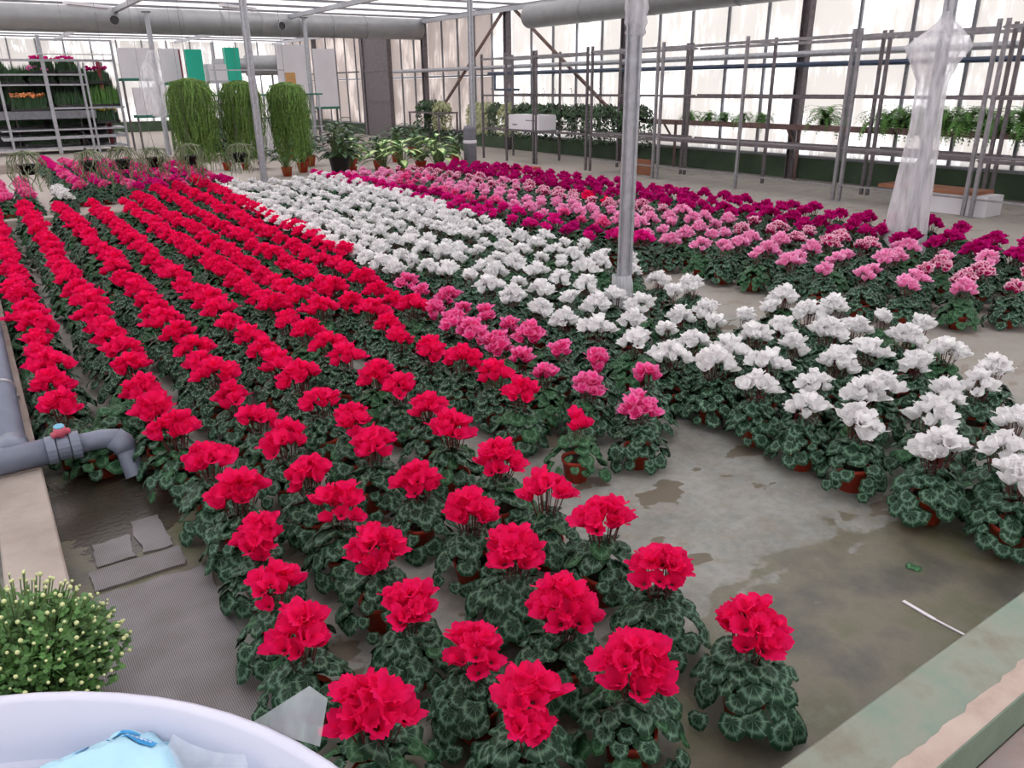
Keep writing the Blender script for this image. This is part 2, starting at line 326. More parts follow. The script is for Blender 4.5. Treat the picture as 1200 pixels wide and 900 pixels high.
def thing(name, label, cat, loc=(0, 0, 0), group=None, rz=0, sc=1):
    o = D.objects.new(name, None); COL.objects.link(o); o.location = loc; o.rotation_euler = (0, 0, rz); o.scale = (sc,)*3
    o.empty_display_size = .05; o['label'] = label; o['category'] = cat
    if group: o['group'] = group
    return o
def tag(o, label, cat, group=None):
    o['label'] = label; o['category'] = cat
    if group: o['group'] = group
    return o
def struct(o): o['kind'] = 'structure'; return o
def xf(vs, mat): return [tuple(mat @ Vector(v)) for v in vs]
def frame(pos, yd, nd, s):
    y = Vector(yd).normalized(); n = Vector(nd); n = (n-y*n.dot(y)).normalized(); x = y.cross(n)
    return Matrix(((x.x*s, y.x*s, n.x*s, pos[0]), (x.y*s, y.y*s, n.y*s, pos[1]), (x.z*s, y.z*s, n.z*s, pos[2]), (0, 0, 0, 1)))
ORD = 'first second third fourth fifth sixth seventh eighth ninth tenth eleventh twelfth thirteenth fourteenth fifteenth sixteenth seventeenth eighteenth nineteenth twentieth'.split()
def ordn(i):
    if i < 20: return ORD[i]
    t, u = divmod(i+1, 10)
    return ({3: 'thirtieth', 4: 'fortieth'}[t] if u == 0 else {2: 'twenty', 3: 'thirty', 4: 'forty'}[t]+'-'+ORD[u-1])

# ---------------- setting ----------------
XW, YE, ZC = 12.2, 36.0, 3.5
b = MB(); b.box(-8, -5, -.12, 12.6, YE, 0); struct(b.build('floor', M['floor']))
b = MB(); b.box(-8, -5, 0, XW, .56, .004); struct(b.build('trim_1', M['path']))   # path in front of the kerb
# front kerb
k = MB(); k.box(.45, .565, 0, 7.5, .765, .15, .006)
ko = struct(k.build('trim_2', M['kerbg']))
k = MB(); NS = 240
for i in range(NS):                                   # worn strip along the near edge, ragged inside
    x0 = .45+i*7.05/NS; x1 = x0+7.05/NS
    w0, w1 = (.052+.016*noise.noise(Vector((q*9, 3, 0)))+.014*noise.noise(Vector((q*45, 3, 0))) for q in (x0, x1))
    k.add([(x0, .562, .1505), (x1, .562, .1505), (x1, .565+w1, .1522), (x0, .565+w0, .1522)], [(0, 1, 2, 3)])
k.build('worn_edge', M['kerbp'], ko)
k = MB(); k.box(.45, .558, .02, 7.5, .564, .149); k.build('painted_face', M['kerbf'], ko)
# side curb with the pipe on it, in separate cast lengths
for i, (y0, y1) in enumerate(((2.12, 3.455), (3.47, 6.0), (6.01, 8.6), (8.61, 11.5))):
    k = MB(); k.box(-.185, y0, 0, -.012, y1, .15, .006)
    struct(k.build('trim_%d' % (3+i), M['curb']))
k = MB(); k.box(-.42, 3.0, 0, -.27, 11.5, .15, .006); struct(k.build('trim_7', M['curb']))
k = MB(); k.box(-.3, 11.55, 0, 3.2, 11.72, .1, .006); struct(k.build('trim_8', M['curb']))
k = MB(); k.box(-.2, 19.6, 0, 6, 19.9, .18, .01); struct(k.build('trim_9', M['curb']))
# ribbed drainage matting in three pieces
mt = thing('drainage_mat', 'grey ribbed drainage matting on wet floor beside beige curb', 'mat', (0, 0, 0))
def ragged(x0, y0, x1, y1, z, seed, amp=.03, n=14):
    m = MB(); P = []
    pts = []
    for i in range(n): pts.append((x0+(x1-x0)*i/n, y0, 0, -1))
    for i in range(n): pts.append((x1, y0+(y1-y0)*i/n, 1, 0))
    for i in range(n): pts.append((x1-(x1-x0)*i/n, y1, 0, 1))
    for i in range(n): pts.append((x0, y1-(y1-y0)*i/n, -1, 0))
    top = []
    for x, y, dx, dy in pts:
        k_ = amp*noise.noise(Vector((x*9+seed, y*9, 0)))+amp*.5*noise.noise(Vector((x*30, y*30+seed, 0)))
        top.append((x+dx*k_, y+dy*k_, z))
    nn = len(top); m.add(top+[(a, c, 0) for a, c, _ in top], [tuple(range(nn))]+[((i+1) % nn, i, nn+i, nn+(i+1) % nn) for i in range(nn)])
    return m
ragged(.0, 1.55, .40, 2.60, .006, 1, .03).build('mat_piece', M['mat'], mt)
ragged(.05, 2.63, .35, 2.765, .009, 2, .01).build('mat_piece', M['mat'], mt)
ragged(.08, 2.79, .21, 2.96, .007, 3, .012).build('mat_piece', M['mat'], mt)
ragged(.232, 2.79, .335, 3.06, .008, 5, .012).build('mat_piece', M['mat'], mt)
# algae / cardboard scraps on floor
k = MB()
k.bar((2.243, 1.04, .003), (2.235, .93, .003), .012, .004); k.bar((2.235, .93, .003), (2.238, .79, .003), .007, .004); tag(k.build('plastic_strip', M['wbox']), 'thin white plastic strip on the wet floor by the front kerb', 'strip')
# right wall
wr = struct(MB().build('wall_right', M['gwall'])); me = MB(); me.box(XW-.02, -5, 0, XW+.2, YE, .36); wr.data = me.mesh('wall_right', M['gwall'], False)
k = MB(); k.box(XW-.06, -5, .36, XW+.2, YE, .40); k.build('sill', M['mull'], wr)
W9 = .9
ys = [(-5+.9*i)+.5 for i in range(46)]
ys = [9.0+.9*(i-15) for i in range(46) if 9.0+.9*(i-15) > -5 and 9.0+.9*(i-15) < YE]
pm = {}
for i, y in enumerate(ys[:-1]):
    for (z0, z1) in ((.40, 1.84), (1.90, 3.42)):
        kk = 'paneld' if y > 18.1 else 'panel'
        key = (z0, kk)
        if key not in pm:
            m = MB(); m.box(0, .02, 0, .02, W9-.02, z1-z0); pm[key] = m.mesh('panel', M[kk], False)
        inst('panel', pm[key], wr, loc=(XW+.04, y, z0))
mm = MB(); mm.box(-.03, -.022, 0, .03, .022, 3.05); mme = mm.mesh('mullion', M['mull'], False)
for i, y in enumerate(ys):
    if i % 5 != 0: inst('mullion', mme, wr, loc=(XW+.03, y, .4))
cm = MB()
cm.box(-.07, -.08, 0, .07, -.06, 3.46); cm.box(-.07, .06, 0, .07, .08, 3.46); cm.box(-.012, -.06, 0, .012, .06, 3.46)
cme = cm.mesh('wall_column', M['steeld'], False)
for i, y in enumerate(ys):
    if i % 5 == 0: inst('wall_column', cme, wr, loc=(XW-.1, y, 0))
for z, w in ((1.87, .05), (3.44, .08)):
    k = MB(); k.box(XW-.02, -5, z-w/2, XW+.05, YE, z+w/2); k.build('rail', M['mull'], wr)
k = MB(); k.box(XW-.14, 24.9, 0, XW-.02, 27.0, 3.3); k.box(XW-.18, 26.85, 0, XW-.14, 27.0, 3.3); k.box(XW-.17, 24.9, 0, XW-.14, 25.0, 3.3); k.box(XW-.17, 25.0, 1.1, XW-.14, 26.85, 1.14); k.box(XW-.17, 25.0, 2.1, XW-.14, 26.85, 2.14)
struct(k.build('door_1', M['steeld']))
# diagonal braces
for a, c in (((12.08, 18.1, 3.4), (12.08, 21.5, 1.0)), ((12.08, 17.6, 3.35), (12.08, 13.7, .95))):
    k = MB(); k.bar(a, c, .06); k.build('diagonal_brace', M['rust'], wr)
# pipes along the wall
k = MB(); k.tube([(11.94, -3, 2.03), (11.94, 24.3, 2.05)], .05, 8)
tag(k.build('irrigation_pipe', M['steel'], smooth=True), 'long light grey pipe along the daylight wall above the blue pipe', 'pipe')
k = MB(); k.tube([(11.9, -3, 1.84), (11.9, 18.6, 1.90)], .04, 8); k.tube([(11.9, 18.3, 1.9), (11.9, 18.3, 1.5), (11.9, 17.2, 1.5)], .03, 8)
tag(k.build('heating_pipe', M['bluepipe'], smooth=True), 'long dark blue pipe along the daylight wall below the grey pipe', 'pipe')
k = MB(); k.tube([(11.9, 27, 2.1), (11.9, 34, 2.1)], .03, 6); tag(k.build('wall_conduit', M['steeld']), 'thin grey conduit at the far end of the daylight wall', 'pipe')
# other walls
def plainwall(name, x0, y0, x1, y1, along):
    w = MB(); w.box(x0, y0, 0, x1, y1, .4); o = struct(w.build(name, M['gwall']))
    L = (x1-x0) if along == 'x' else (y1-y0); n = int(L/.9); st = L/n
    pmx = MB()
    if along == 'x': pmx.box(.02, 0, .4, st-.02, .02, 3.42)
    else: pmx.box(0, .02, .4, .02, st-.02, 3.42)
    pme = pmx.mesh('panel', M['panel'], False)
    mx = MB(); mx.box(-.022, -.03, .4, .022, .03, 3.46); mme2 = mx.mesh('mullion', M['mull'], False)
    for i in range(n):
        p = (x0+st*i, (y0+y1)/2, 0) if along == 'x' else ((x0+x1)/2, y0+st*i, 0)
        inst('panel', pme, o, loc=p); inst('mullion', mme2, o, loc=p)
plainwall('wall_back', -8, YE-.1, XW, YE, 'x'); plainwall('wall_left', -8, -5, -7.9, YE, 'y'); plainwall('wall_front', -8, -5, XW, -4.9, 'x')
# ceiling: white screen strips between purlins
ce = struct(MB().build('ceiling', M['mull'])); m = MB(); m.box(-8, -5, ZC+.06, -7.9, YE, ZC+.1); m.box(XW, -5, ZC-.02, XW+.1, YE, ZC+.1); ce.data = m.mesh('ceiling', M['mull'], False)
st = 1.5; n = int((YE+5)/st)+1
m = MB(); m.box(-7.95, .0, ZC, XW+.1, st-.03, ZC+.01); sme = m.mesh('screen_strip', M['screen'], False)
m = MB(); m.box(-7.95, -.03, ZC-.05, XW+.1, .01, ZC+.0); pme = m.mesh('purlin', M['mull'], False)
for i in range(n):
    inst('screen_strip', sme, ce, loc=(0, -5+st*i, 0)); inst('purlin', pme, ce, loc=(0, -5+st*i, 0))
for x in (-4.2, -.2, 3.7, 8.0, 12.0):
    k = MB(); k.box(x-.05, -5, ZC-.16, x+.05, YE, ZC-.06); k.build('roof_beam', M['steel'], ce)
# ---------------- posts ----------------
def post(x, y, lab, w=.092, h=3.36, extra=None):
    t = thing('support_post', lab, 'post', (x, y, 0), 'steel roof posts')
    b = MB(); c = w/2; r = .3*w
    pr = [(-c, -r), (-r, -c), (r, -c), (c, -r), (c, r), (r, c), (-r, c), (-c, r)]
    b.add([(p, q, 0) for p, q in pr]+[(p, q, h) for p, q in pr], [(i, (i+1) % 8, 8+(i+1) % 8, 8+i) for i in range(8)]+[tuple(range(8))[::-1], tuple(range(8, 16))])
    b.bar((-c-.004, 0, 0), (-c-.004, 0, h), .008, .02); b.bar((c+.004, 0, 0), (c+.004, 0, h), .008, .02); b.bar((0, -c-.004, 0), (0, -c-.004, h), .02, .008)
    b.build('shaft', M['steel'], t)
    f = MB(); f.box(-.1, -.1, 0, .1, .1, .012); f.lathe([(.016, .012), (.016, .03), (0, .03)], 6, (.07, .07, 0)); f.lathe([(.016, .012), (.016, .03), (0, .03)], 6, (-.07, -.07, 0)); f.build('foot_plate', M['steeld'], t)
    f = MB(); f.box(-.09, -.09, h-.02, .09, .09, h); f.build('cap_plate', M['steeld'], t)
    return t
post(3.66, 4.0, 'grey steel post standing among the white cyclamens')
post(7.27, 3.98, 'grey steel post wrapped in cloudy plastic among magenta cyclamens')
post(3.98, 13.13, 'slender grey steel post beside the hanging green plants')
post(8.03, 13.13, 'grey steel post beside the grey fabric roll')
post(4.32, 22.0, 'far grey steel post with white plastic hanging on it')
post(8.25, 22.0, 'far grey steel post right of the hanging plants, by white boards')
# crumpled plastic film
def film_wrap(name, lab, cx, cy, prof, mat, seed, cat='plastic sheet', n=26):
    m = MB(); vs = []; rows = len(prof)
    for i, (z, rx, ry, ox, oy) in enumerate(prof):
        for k in range(n):
            a = 2*PI*k/n; q = 1+.28*noise.noise(Vector((math.cos(a)*2.2+seed, math.sin(a)*2.2, z*1.3)))+.12*math.sin(a*7+seed+z*2)
            vs.append((cx+ox+rx*q*math.cos(a), cy+oy+ry*q*math.sin(a), z))
    m.add(vs, [(i*n+k, i*n+(k+1) % n, (i+1)*n+(k+1) % n, (i+1)*n+k) for i in range(rows-1) for k in range(n)])
    return tag(m.build(name, M[mat], smooth=True), lab, cat)
KP = [(0.02, .25, -.09), (.3, .235, -.08), (.7, .20, -.06), (1.2, .175, -.06), (1.6, .17, -.08), (1.75, .24, -.10), (1.88, .33, -.06), (1.97, .24, 0), (2.06, .10, 0), (2.15, .06, 0)]
prof = []
for i in range(32):
    z = .02+2.13*i/31; q = max(j for j in range(len(KP)-1) if KP[j][0] <= z+1e-6); f = (z-KP[q][0])/(KP[q+1][0]-KP[q][0])
    w = KP[q][1]*(1-f)+KP[q+1][1]*f; prof.append((z, w, w*.6, KP[q][2]*(1-f)+KP[q+1][2]*f, 0))
film_wrap('plastic_wrap', 'cloudy white plastic film wrapped down the post among magenta cyclamens', 7.27, 3.98, prof, 'film', 3)
film_wrap('knotted_film', 'crumpled clear plastic knotted round the top of the central post', 3.66, 4.0,
          [(1.88, .05, .05, 0, 0), (1.90, .066, .066, 0, 0), (1.93, .056, .056, .005, 0), (1.96, .072, .07, 0, 0), (2.0, .062, .062, 0, 0), (2.04, .074, .07, .005, 0), (2.09, .064, .064, 0, 0), (2.14, .07, .07, 0, 0), (2.22, .055, .055, 0, 0)], 'film', 9)
film_wrap('foot_film', 'scrap of cloudy film round the foot of the central post', 3.63, 3.97, [(.02, .07, .07, 0, 0), (.15, .075, .07, 0, 0), (.3, .068, .066, -.01, 0), (.36, .06, .06, -.02, 0)], 'film', 5)
film_wrap('hanging_film', 'white plastic sheet hanging from the far left post', 4.2, 21.9,
          [(.95, .1, .06, .05, 0), (1.05, .26, .1, .03, 0), (1.3, .32, .12, 0, 0), (1.7, .3, .12, -.02, 0), (2.0, .24, .1, .0, 0), (2.3, .16, .09, .05, 0), (2.5, .09, .08, .1, 0)], 'film', 13)
# ---------------- ducts ----------------
def duct(lab, a, c, r, holes, step, kind='long_duct'):
    a = Vector(a); c = Vector(c); t = thing('air_duct', lab, 'duct', tuple(a)); d = c-a; L = d.length
    k = MB(); k.tube([Vector((0, 0, 0)), d], r, 28); k.build('tube', M['duct'], t, smooth=True)
    u = d.normalized()
    for i in range(1, int(L/step)):
        p = u*(i*step); k = MB(); k.tube([p-u*.02, p+u*.02], r+.006, 28, False); k.build('seam_band', M['duct'], t, smooth=True)
    for i, p in enumerate(holes):
        p = Vector(p)-a; k = MB(); k.tube([p+Vector((0, .1, 0)), p+Vector((0, -.06, 0))], .1, 18, False); k.tube([p+Vector((0, -.055, 0)), p+Vector((0, -.065, 0))], .115, 18, False)
        o = k.build('outlet_collar', M['wbox'], t, smooth=True)
        k = MB(); k.tube([p+Vector((0, -.03, 0)), p+Vector((0, -.04, 0))], .094, 18); k.build('outlet_opening', M['black'], o)
    for x in range(1, int(L/3.9)+1):
        p = u*(x*3.9-1); k = MB(); k.bar(p+Vector((0, 0, r)), Vector((p.x, p.y, ZC-.06-a.z)), .02); k.build('hanger', M['steeld'], t)
    return t
duct('long round metal air duct crossing the greenhouse at far left', (-7.8, 22.5, 3.19), (12.0, 22.5, 3.19), .29, [(3.62, 22.24, 3.16), (7.7, 22.24, 3.15)], 1.0)
duct('grey air duct running along the wall at upper right', (11.1, 15.6, 3.03), (11.1, -4.5, 3.03), .24, [], 2.0)
# ---------------- PVC pipe ----------------
t = thing('outlet_pipe', 'grey plastic drain pipe on the curb with red-handled valve and elbow', 'pipe', (0, 0, 0))
k = MB(); k.tube([(-.095, 3.55, .206), (-.095, 11.4, .206)], .055, 18); k.build('long_pipe', M['pvc'], t, smooth=True)
k = MB(); k.tube([(-.095, 3.50, .206), (-.095, 3.63, .206)], .064, 18); k.build('tee_socket', M['pvc'], t, smooth=True)
k = MB(); k.tube([(-.6, 3.49, .205), (.05, 3.49, .205)], .055, 18); k.build('cross_pipe', M['pvc'], t, smooth=True)
k = MB(); k.tube([(.03, 3.49, .205), (.23, 3.49, .205), (.275, 3.485, .198), (.3, 3.475, .17), (.308, 3.46, .13)], .042, 18); k.build('elbow', M['pvc'], t, smooth=True)
k = MB(); k.tube([(.306, 3.465, .15), (.320, 3.41, .035)], .041, 18, False); k.tube([(.27, 3.487, .2), (.302, 3.474, .168), (.307, 3.465, .14)], .05, 18); o = k.build('down_spout', M['pvc'], t, smooth=True)
k = MB(); k.tube([(.3172, 3.423, .042), (.318, 3.42, .036)], .036, 18); k.build('opening', M['black'], o)
v = MB()
for x0, x1, r in ((.02, .055, .06), (.06, .105, .052), (.11, .145, .06)): v.tube([(x0, 3.49, .205), (x1, 3.49, .205)], r, 18)
vo = v.build('valve', M['pvc'], t, smooth=False)
k = MB(); k.tube([(.085, 3.49, .255), (.083, 3.488, .275), (.082, 3.485, .30)], [.014, .026, .022], 12); k.bar((.05, 3.475, .272), (.118, 3.5, .272), .02, .02); h = k.build('valve_handle', M['kred'], vo, smooth=True); h['label'] = 'faded red valve handle'
k = MB(); k.tube([(.082, 3.485, .300), (.082, 3.484, .306)], .02, 12); k.build('valve_cap', M['kblue'], vo)
k = MB(); k.tube([(-.095, 4.4, .206), (-.095, 4.43, .206)], .06, 18); k.bar((-.16, 4.415, .16), (-.03, 4.415, .16), .03, .02); k.build('pipe_clamp', M['steel'], t)
# ---------------- leaf and flower shapes ----------------
def heart(n=14, rings=(.38, .7, 1), seed=0, curl=.16):
    """heart leaf, unit length along +Y from its petiole notch at the origin"""
    vs = [(0, .36, .05)]; uv = [(.5, .5)]
    for r in rings:
        for k in range(n):
            a = 2*PI*(k+.5)/n - PI/2            # starts at -Y: the notch
            c, s = math.cos(a), math.sin(a)
            back = max(0, -s)
            rad = .5*(1+.10*s - .40*back**6 + .05*math.cos(3*a)) * (1+.05*math.sin(k*2.7+seed))
            x, y = c*rad*r*1.06, .42+s*rad*r*1.08
            z = -curl*r*r+.05+.05*r*math.sin(a*3+seed*1.7)+.10*abs(x)
            vs.append((x, y, z)); uv.append((.5+.5*r*c, .5+.5*r*s))
    fs = [(0, 1+k, 1+(k+1) % n) for k in range(n)]
    for i in range(len(rings)-1):
        fs += [(1+i*n+k, 1+(i+1)*n+k, 1+(i+1)*n+(k+1) % n, 1+i*n+(k+1) % n) for k in range(n)]
    return vs, fs, uv
def petal(L, W, a, tw, lean, seed, nu=4, nv=5):
    """upswept petal leaving the flower throat at azimuth a"""
    vs = []; uv = []
    ca, sa = math.cos(a), math.sin(a)
    for j in range(nv+1):
        t = (0, .25, .5, .74, .92, 1)[j] if nv == 5 else (0, .4, .8, 1)[j]
        w = W*(.30+.70*math.sin(PI/2*min(1, t/.62)))*(1 if t < .62 else max(.42, math.sqrt(max(0, 1-((t-.62)/.40)**2))))
        rad = .004+L*(lean*t**1.4); z = L*(t*(1-.25*lean*t))-.004
        for i in range(nu+1):
            u = i/nu-.5; ruf = .0035*math.sin(i*2.3+seed*3+j)*t
            px = u*w*2; dz = -abs(u)*w*.35*t
            rr = rad+ruf-.6*u*u*w
            # twist about the petal axis
            x = rr*ca-px*math.sin(a+tw*t); y = rr*sa+px*math.cos(a+tw*t)
            vs.append((x, y, z+dz)); uv.append((i/nu, t))
    fs = [(j*(nu+1)+i, j*(nu+1)+i+1, (j+1)*(nu+1)+i+1, (j+1)*(nu+1)+i) for j in range(nv) for i in range(nu)]
    return vs, fs, uv
def bloom_geo(seed, L=.048, W=.0185, nu=4, nv=5):
    r = random.Random(seed); m = MB(); a0 = r.uniform(0, 6)
    for i in range(5):
        m.add(*petal(L*r.uniform(.9, 1.1), W*r.uniform(.9, 1.15), a0+i*2*PI/5+r.uniform(-.15, .15), r.uniform(-.5, .5), r.uniform(.35, .75), seed+i, nu, nv))
    m.cur = 1; m.tube([(0, 0, -.010), (0, 0, .002)], [.0035, .0055], 6); m.cur = 0
    return m
BG = [bloom_geo(s) for s in range(4)]; BGL = [bloom_geo(s, nu=2, nv=3) for s in range(3)]
BLOOM = {c: [g.mesh('flower', [M[c], M['stem']]) for g in BG] for c in ('red', 'white', 'mid', 'bi', 'pale')}
LG = [heart(seed=s) for s in range(4)]; LGL = [heart(8, (.5, 1), seed=s) for s in range(3)]
def leafmesh(k, mat):
    m = MB(); m.add(*LG[k]); return m.mesh('leaf', M[mat])
LEAF = {mat: [leafmesh(k, mat) for k in range(4)] for mat in ('leaf', 'leaf2')}
def leaf_spots(r, n, R=.156, zt=.215, zb=.055, size=.062):
    out = []
    for i in range(n):
        q = ((i+.5)/n)**.62; a = i*2.39996+r.uniform(-.25, .25)
        rho = R*q*r.uniform(.82, 1.06); z = zt-(zt-zb)*q**2.2+r.uniform(-.015, .015)
        ca, sa = math.cos(a), math.sin(a); dn = .15+1.25*q*q+r.uniform(-.15, .2)
        tt = r.uniform(-.7, .7); yd = (ca*math.cos(tt)-sa*math.sin(tt), sa*math.cos(tt)+ca*math.sin(tt), -dn); nd = (ca*(.25+.9*q), sa*(.25+.9*q), 1.0)
        s = size*r.uniform(.62, 1.25)
        out.append(frame((ca*(rho-.4*s), sa*(rho-.4*s), z+.2*s*dn), yd, (nd[0]+r.uniform(-.55, .55), nd[1]+r.uniform(-.55, .55), nd[2]), s))
    return out
def head_spots(r, n, R=.066, z0=.268, spread=1.0):
    out = []; el = r.uniform(.75, 1.25); th = r.uniform(0, PI)
    for i in range(n):
        q = math.sqrt((i+.5)/n); a = i*2.39996+r.uniform(-.3, .3)
        x = R*q*math.cos(a)*el; y = R*q*math.sin(a)/el
        x, y = x*math.cos(th)-y*math.sin(th), x*math.sin(th)+y*math.cos(th)
        z = z0+.052*(1-q*q)+r.uniform(-.022, .018)
        rad = Vector((x, y, 0)); ax = Vector((rad.x*9*spread+r.uniform(-.25, .25), rad.y*9*spread+r.uniform(-.25, .25), 1)).normalized()
        yd = ax.cross(Vector((math.cos(a*3), math.sin(a*3), .1))).normalized()
        out.append(frame((x, y, z), yd, ax, r.uniform(.85, 1.2)))
    return out
def stems_geo(spots, r, k=3):
    m = MB()
    for M4 in spots:
        p = M4.translation; ax = Vector((M4[0][2], M4[1][2], M4[2][2])).normalized()
        q = p-ax*.012
        m.tube([(p.x*.25, p.y*.25, .13), (p.x*.6+r.uniform(-.004, .004), p.y*.6, (.13+q.z)*.52), q], .0019, k, False)
    return m
def foliage_mesh(seed, n=46, R=.145, mat='leaf'):
    r = random.Random(seed); m = MB()
    for i, M4 in enumerate(leaf_spots(r, n, R)):
        vs, fs, uv = LGL[i % 3]; m.add(xf(vs, M4), fs, uv)
    return m.mesh('foliage', M[mat])
def head_meshes(seed, cols, n, R=.052, spread=1.0, z0=.268):
    r = random.Random(seed); sp = head_spots(r, n, R, z0, spread); m = MB()
    for i, M4 in enumerate(sp):
        g = BGL[i % 3]; vs = xf(g.v, M4); m.add(vs, g.f, g.uv); m.mi[-len(g.f):] = g.mi
    res = {}
    for c in cols: res[c] = m.mesh('flower_cluster', [M[c], M['stem']])
    return res, stems_geo(sp, r).mesh('flower_stems', M['stem'])
FOL = [foliage_mesh(s, 78, .164, 'leaf' if s % 4 else 'leaf2') for s in range(8)]
COLS = ('red', 'hot', 'mid', 'pale', 'bi', 'dark', 'white')
HEADS = [head_meshes(50+s, COLS, 14+(s % 4)*2, .060+.006*(s % 3)) for s in range(8)]
HEADS_S = [head_meshes(90+s, COLS, 8+s % 3, .040) for s in range(4)]
def pot_mesh(r0=.047, r1=.064, h=.105, mat='terra'):
    m = MB(); m.lathe([(0, 0), (r0, 0), (r1-.004, h-.018), (r1, h-.018), (r1+.002, h), (r1-.005, h), (r1-.007, h-.012)], 18)
    m.cur = 1; m.lathe([(r1-.006, h-.014), (0, h-.010)], 18)
    return m.mesh('pot', [M[mat], M['soil']])
POT = pot_mesh()
def pot_leafs(t, r, n, mats=('leaf',), size=.066):
    for i, M4 in enumerate(leaf_spots(r, n, .16, size=size)):
        inst('leaf', LEAF[mats[0] if r.random() < .8 or len(mats) < 2 else mats[1]][i % 4], t, M4)
def cyclamen(x, y, col, name, label, group, near=False, r=R_, nb=None, small=False, nleaf=54):
    t = thing(name, label, 'potted flower', (x, y, 0), group, r.uniform(0, 6.28), r.uniform(.93, 1.07))
    inst('pot', POT, t)
    if near:
        pot_leafs(t, r, nleaf, ('leaf', 'leaf2') if r.random() < .5 else ('leaf',))
        sp = head_spots(r, nb or r.randint(14, 20), .064, .268)
        for i, M4 in enumerate(sp): inst('flower', BLOOM[col][i % 4], t, M4)
        inst('flower_stems', stems_geo(sp, r, 4).mesh('flower_stems', M['stem']), t)
    else:
        inst('foliage', FOL[r.randrange(8)], t, kind='stuff')
        hd = (HEADS_S[r.randrange(4)] if small else HEADS[r.randrange(8)])
        inst('flower_cluster', hd[0][col], t, kind='stuff', mat=Matrix.Rotation(r.uniform(0, 6.28), 4, 'Z'))
        if seen(x, y, .2)[2] < 9: inst('flower_stems', hd[1], t, kind='stuff')
    return t
NEARW = 3.7
def vis(x, y, mx=1245, my=1000):
    px, py, w = seen(x, y, .2); return w > .3 and -60 < px < mx and py < my
def column(X, Ys, col, rowphrase, cname, group, skew=0., smallp=0, jit=.022):
    i = -1
    for Y in Ys:
        if isinstance(Y, tuple): x, y = Y
        else: x, y = X+skew*(Y-4)+R_.uniform(-jit, jit), Y+R_.uniform(-jit, jit)
        if not vis(x, y): continue
        i += 1; c = col(x, y) if callable(col) else col
        w = seen(x, y, .2)[2]
        words = {'red': 'bright red cyclamen', 'white': 'white cyclamen', 'hot': 'hot pink cyclamen', 'mid': 'rose pink cyclamen', 'pale': 'pale pink cyclamen', 'bi': 'white-edged magenta cyclamen', 'dark': 'deep magenta cyclamen'}[c]
        nm = {'red': 'red_cyclamen', 'white': 'white_cyclamen', 'hot': 'pink_cyclamen', 'mid': 'rose_cyclamen', 'pale': 'pale_pink_cyclamen', 'bi': 'bicolour_cyclamen', 'dark': 'magenta_cyclamen'}[c]
        cyclamen(x, y, c, nm, '%s, %s from the front in %s' % (words, ordn(i), rowphrase), group, near=(w < NEARW and c in BLOOM), small=(R_.random() < smallp))
def seq(a, b_, s=.29): 
    out = []; y = a
    while y < b_: out.append(y); y += s
    return out
# red bed -----------------------------------------------------------
RG = 'red cyclamens in rows left of the white ones'
column(.12, [3.78]+seq(4.08, 11.2), 'red', 'the leftmost red row', '', RG)
column(.46, [(.47, .98), (.49, 1.30), (.45, 1.65), (.47, 1.93), (.51, 2.21), (.53, 2.5), (.51, 2.79), (.47, 3.16), (.45, 3.45), (.45, 3.77), (.47, 4.15)]+seq(4.44, 11.2), 'red', 'the second red row from left', '', RG)
column(.79, [(.78, 1.11), (.8, 1.37), (.75, 1.63), (.78, 1.92), (.79, 2.21), (.79, 2.51), (.81, 2.81), (.8, 3.14), (.78, 3.46)]+seq(3.76, 11.1), 'red', 'the third red row from left', '', RG, .004)
column(1.10, [(1.06, 1.07), (1.07, 1.36), (1.11, 1.64), (1.13, 1.93), (1.1, 2.25), (1.08, 2.58), (1.12, 2.87), (1.09, 3.17)]+seq(3.46, 10.9), 'red', 'the fourth red row from left', '', RG, .006)
column(1.42, [(1.42, 1.01), (1.41, 1.33), (1.44, 1.62), (1.41, 1.89), (1.4, 2.17), (1.39, 2.5), (1.45, 2.8), (1.45, 3.1), (1.45, 3.35), (1.42, 3.64)]+seq(3.95, 10.8), 'red', 'the fifth red row from left', '', RG, .012)
column(1.88, [(1.87, 2.71), (1.92, 2.99), (1.88, 3.24), (1.84, 3.5), (1.80, 3.8), (1.86, 4.07)]+seq(4.4, 12.0), 'red', 'the seventh red row from left', '', RG, .03)
column(2.13, seq(4.28, 12.6), 'red', 'the eighth red row from left', '', RG, .04)
column(1.62, seq(4.6, 11.5, .31), 'red', 'the sixth red row from left', '', RG, .02)
column(2.36, seq(6.2, 12.9), 'red', 'the rightmost red row', '', RG, .055)
# small-headed red plant with pale leaves, single front plant
t = thing('red_cyclamen', 'small-headed red cyclamen with bright green leaves at the front of the pink ones', 'potted flower', (1.90, 2.33, 0), None, .4)
inst('pot', POT, t); pot_leafs(t, R_, 40, ('leaf2',), .06)
sp = head_spots(R_, 5, .05, .24); [inst('flower', BLOOM['red'][i % 4], t, M4) for i, M4 in enumerate(sp)]; inst('flower_stems', stems_geo(sp, R_, 4).mesh('flower_stems', M['stem']), t)
for x, y in ((.22, 3.48), (.32, 3.72)):
    t = thing('budding_cyclamen', 'leafy cyclamen without open flowers %s' % ('behind the elbow pipe' if x < .3 else 'further back behind the elbow pipe'), 'potted flower', (x, y+.1, 0), None, .4)
    inst('pot', POT, t); pot_leafs(t, R_, 44, ('leaf2', 'leaf'))
